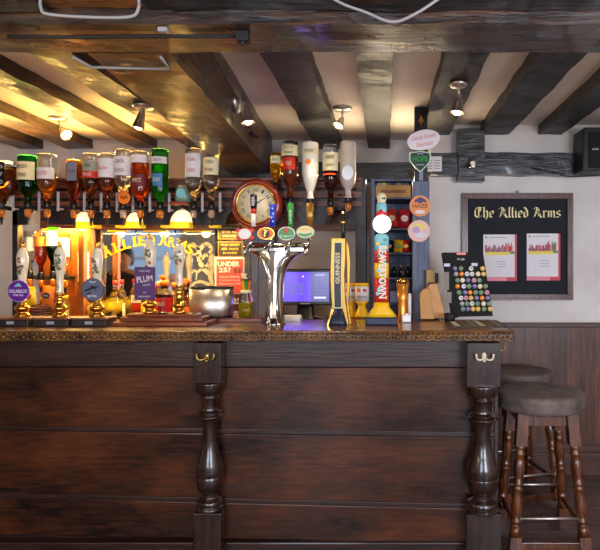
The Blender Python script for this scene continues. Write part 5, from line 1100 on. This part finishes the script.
# ---------------------------------------------------------------- posters behind the bar
Yq = 3.98; kq = s(Yq)
for (y0_, y1_, l1, lab) in ((224.5, 239.5, ('TODAYS ALES', 'BITTER  MILD', 'PORTER'), 'upper of the two black chalk boards with gold frames'), (241.5, 256.5, ('FINE WINES', 'RED  WHITE', 'ROSE'), 'lower of the two black chalk boards with gold frames')):
    t = thing('chalk_board', lab, 'chalk board', (X(230.5, Yq), Yq, Z((y0_+y1_)/2, Yq)), 'black boards beside the mirror'); w_, h_ = 12.3*kq, (y1_-y0_)/2*kq
    MB().box(-w_, w_, -.006, .006, -h_, h_).build('frame', mat('old_gold', (150, 108, 40), .4, .3), t); MB().box(-w_+.006, w_-.006, -.0075, -.006, -h_+.006, h_-.006).build('board', mat('chalk_black', (30, 24, 18), .6), t)
    g = MB()
    for i, l_ in enumerate(l1): g.text(l_, 0, -.0085, h_*(.55-.55*i), w=w_*1.5*(1-.12*i), h=h_*.28)
    g.build('chalk_writing', mat('gold_chalk', (206, 164, 90), .5), t)
t = thing('age_poster', 'red and white UNDER 25 poster behind the ice bucket', 'poster', (X(229.5, 3.95), 3.96, Z(285, 3.95))); kq = s(3.95)
MB().box(-15*kq, 14.5*kq, -.002, .002, -28*kq, 28*kq).build('sheet', M_paper, t); MB().box(-13.3*kq, 13.3*kq, -.0035, -.002, -8*kq, 26*kq).build('red_panel', mat('coral_red', (226, 84, 60), .5), t)
MB().box(-13.3*kq, 13.3*kq, -.0035, -.002, -26*kq, -9*kq).build('dark_panel', mat('maroon', (90, 30, 30), .5), t)
g = MB().text('UNDER', -1*kq, -.005, 21*kq, w=22*kq, h=5*kq, bold=.03).text('25?', -5*kq, -.005, 15*kq, w=12*kq, h=5*kq, bold=.03)
for i, l_ in enumerate(('PLEASE BE PREPARED', 'TO SHOW PROOF OF AGE', 'WHEN BUYING ALCOHOL')): g.text(l_, 0, -.005, (8-i*3.4)*kq, w=(20+i)*kq, h=1.9*kq)
g.text('25', 7*kq, -.005, -16*kq, w=9*kq, h=6*kq, bold=.03).build('lettering', M_paper, t)
MB().box(4*kq, 7*kq, -.005, -.0035, 12*kq, 17*kq).box(8.5*kq, 11*kq, -.005, -.0035, 12*kq, 17*kq).build('picture', mat('dark_rose', (120, 60, 50), .5), t)

# ---------------------------------------------------------------- customer seen only in the mirror
def person(loc, lab, rot):
    t = thing('person', lab, 'person', loc, None, (0, 0, rot))
    J = {'pel': (0, 0, .92), 'sp': (0, .01, 1.1), 'ch': (0, 0, 1.28), 'nk': (0, 0, 1.40), 'hd': (0, .01, 1.47)}
    V = []; E = []; R = []
    def v(p, r): V.append(p); R.append(r); return len(V)-1
    a = v((0, 0, .92), (.15, .11)); b = v((0, .01, 1.08), (.135, .1)); c = v((0, .01, 1.24), (.16, .11)); d = v((0, 0, 1.34), (.10, .08)); n = v((0, -.005, 1.40), (.05, .05)); h = v((0, -.01, 1.45), (.05, .055))
    E += [(a, b), (b, c), (c, d), (d, n), (n, h)]
    for sg in (-1, 1):
        p = d
        for q, r in (((sg*.17, 0, 1.33), (.055, .055)), ((sg*.21, .02, 1.08), (.042, .042)), ((sg*.20, -.10, .86), (.03, .03))): i = v(q, r); E.append((p, i)); p = i
        hand = p
        i = v((sg*.195, -.15, .80), (.026, .015)); E.append((hand, i))
        for f_, (dx, L1) in enumerate(((-.024, .06), (-.008, .07), (.008, .066), (.024, .052))):
            j1 = v((sg*.195+dx, -.175, .765), (.0085, .0085)); j2 = v((sg*.195+dx, -.175, .765-L1*.7), (.0075, .0075)); E += [(i, j1), (j1, j2)]
        j1 = v((sg*.195-sg*.035, -.155, .80), (.0095, .0095)); j2 = v((sg*.195-sg*.04, -.17, .765), (.008, .008)); E += [(hand, j1), (j1, j2)]
        p = a
        for q, r in (((sg*.09, 0, .84), (.09, .095)), ((sg*.10, -.01, .48), (.058, .06)), ((sg*.10, .02, .09), (.036, .04)), ((sg*.11, -.12, .035), (.04, .028))): i = v(q, r); E.append((p, i)); p = i
    me = bpy.data.meshes.new('body'); me.from_pydata(V, E, []); o = bpy.data.objects.new('body', me); sc.collection.objects.link(o); o.parent = t
    md = o.modifiers.new('skin', 'SKIN')
    for i, r in enumerate(R): me.skin_vertices[0].data[i].radius = r
    me.skin_vertices[0].data[0].use_root = True
    o.modifiers.new('sub', 'SUBSURF').render_levels = 2
    me.materials.append(mat('skin', (208, 150, 116), .5))
    hd = MB().loft([(1.415, 0, -.02, .035, .04), (1.43, 0, -.03, .052, .06), (1.47, 0, -.015, .068, .088), (1.53, 0, -.005, .076, .098), (1.58, 0, 0, .072, .094), (1.625, 0, .005, .045, .06), (1.64, 0, .005, .012, .02)], 24)
    hd.loft([(1.475, 0, -.115, .016, .014), (1.49, 0, -.112, .014, .016), (1.53, 0, -.1, .008, .01)], 10)
    for sg in (-1, 1): hd.sphere((sg*.074, 0, 1.505), .026, sx=.35, sy=.7)
    o_ = hd.build('head', MATS['skin'], o)
    e = MB()
    for sg in (-1, 1): e.sphere((sg*.03, -.094, 1.53), .011)
    e.build('eyes', M_black, o_); MB().sphere((0, -.092, 1.452), .022, sy=.4, sz=.25).build('mouth', mat('lips', (170, 84, 76), .5), o_)
    MB().loft([(1.44, 0, .07, .06, .04), (1.50, 0, .04, .09, .08), (1.56, 0, .02, .094, .1), (1.61, 0, .005, .085, .105), (1.655, 0, .005, .055, .07), (1.67, 0, .005, .015, .02)], 24).build('hair', mat('dark_hair', (40, 24, 16), .6), t)
    sh_ = MB().loft([(.86, 0, 0, .185, .135), (1.08, 0, .01, .17, .13), (1.24, 0, .01, .195, .14), (1.34, 0, 0, .15, .105), (1.385, 0, 0, .07, .065)], 24, 0, 2.3)
    for sg in (-1, 1): sh_.tube([(sg*.13, 0, 1.325), (sg*.185, .005, 1.29), (sg*.212, .02, 1.08), (sg*.206, -.07, .92)], .06, 12, rs=[.07, .066, .055, .045])
    sh_.build('jumper', mat('dark_jumper', (50, 44, 52), .9), t)
    tr = MB()
    for sg in (-1, 1): tr.tube([(sg*.085, 0, .90), (sg*.095, 0, .82), (sg*.10, -.01, .48), (sg*.10, .02, .10)], .09, 14, rs=[.095, .105, .075, .06])
    tr.build('trousers', mat('dark_denim', (32, 38, 60), .8), t)
    for sg in (-1, 1): MB().loft([(0, sg*.11, -.06, .048, .125), (.03, sg*.11, -.06, .05, .125), (.06, sg*.11, -.03, .045, .09), (.1, sg*.105, .02, .045, .05)], 18, 0, 2.5).build('shoe', M_black, t)
person((-2.95, 1.75, 0), 'dark haired person in dark jumper seen in the mirror', PI)
# till stands etc. done
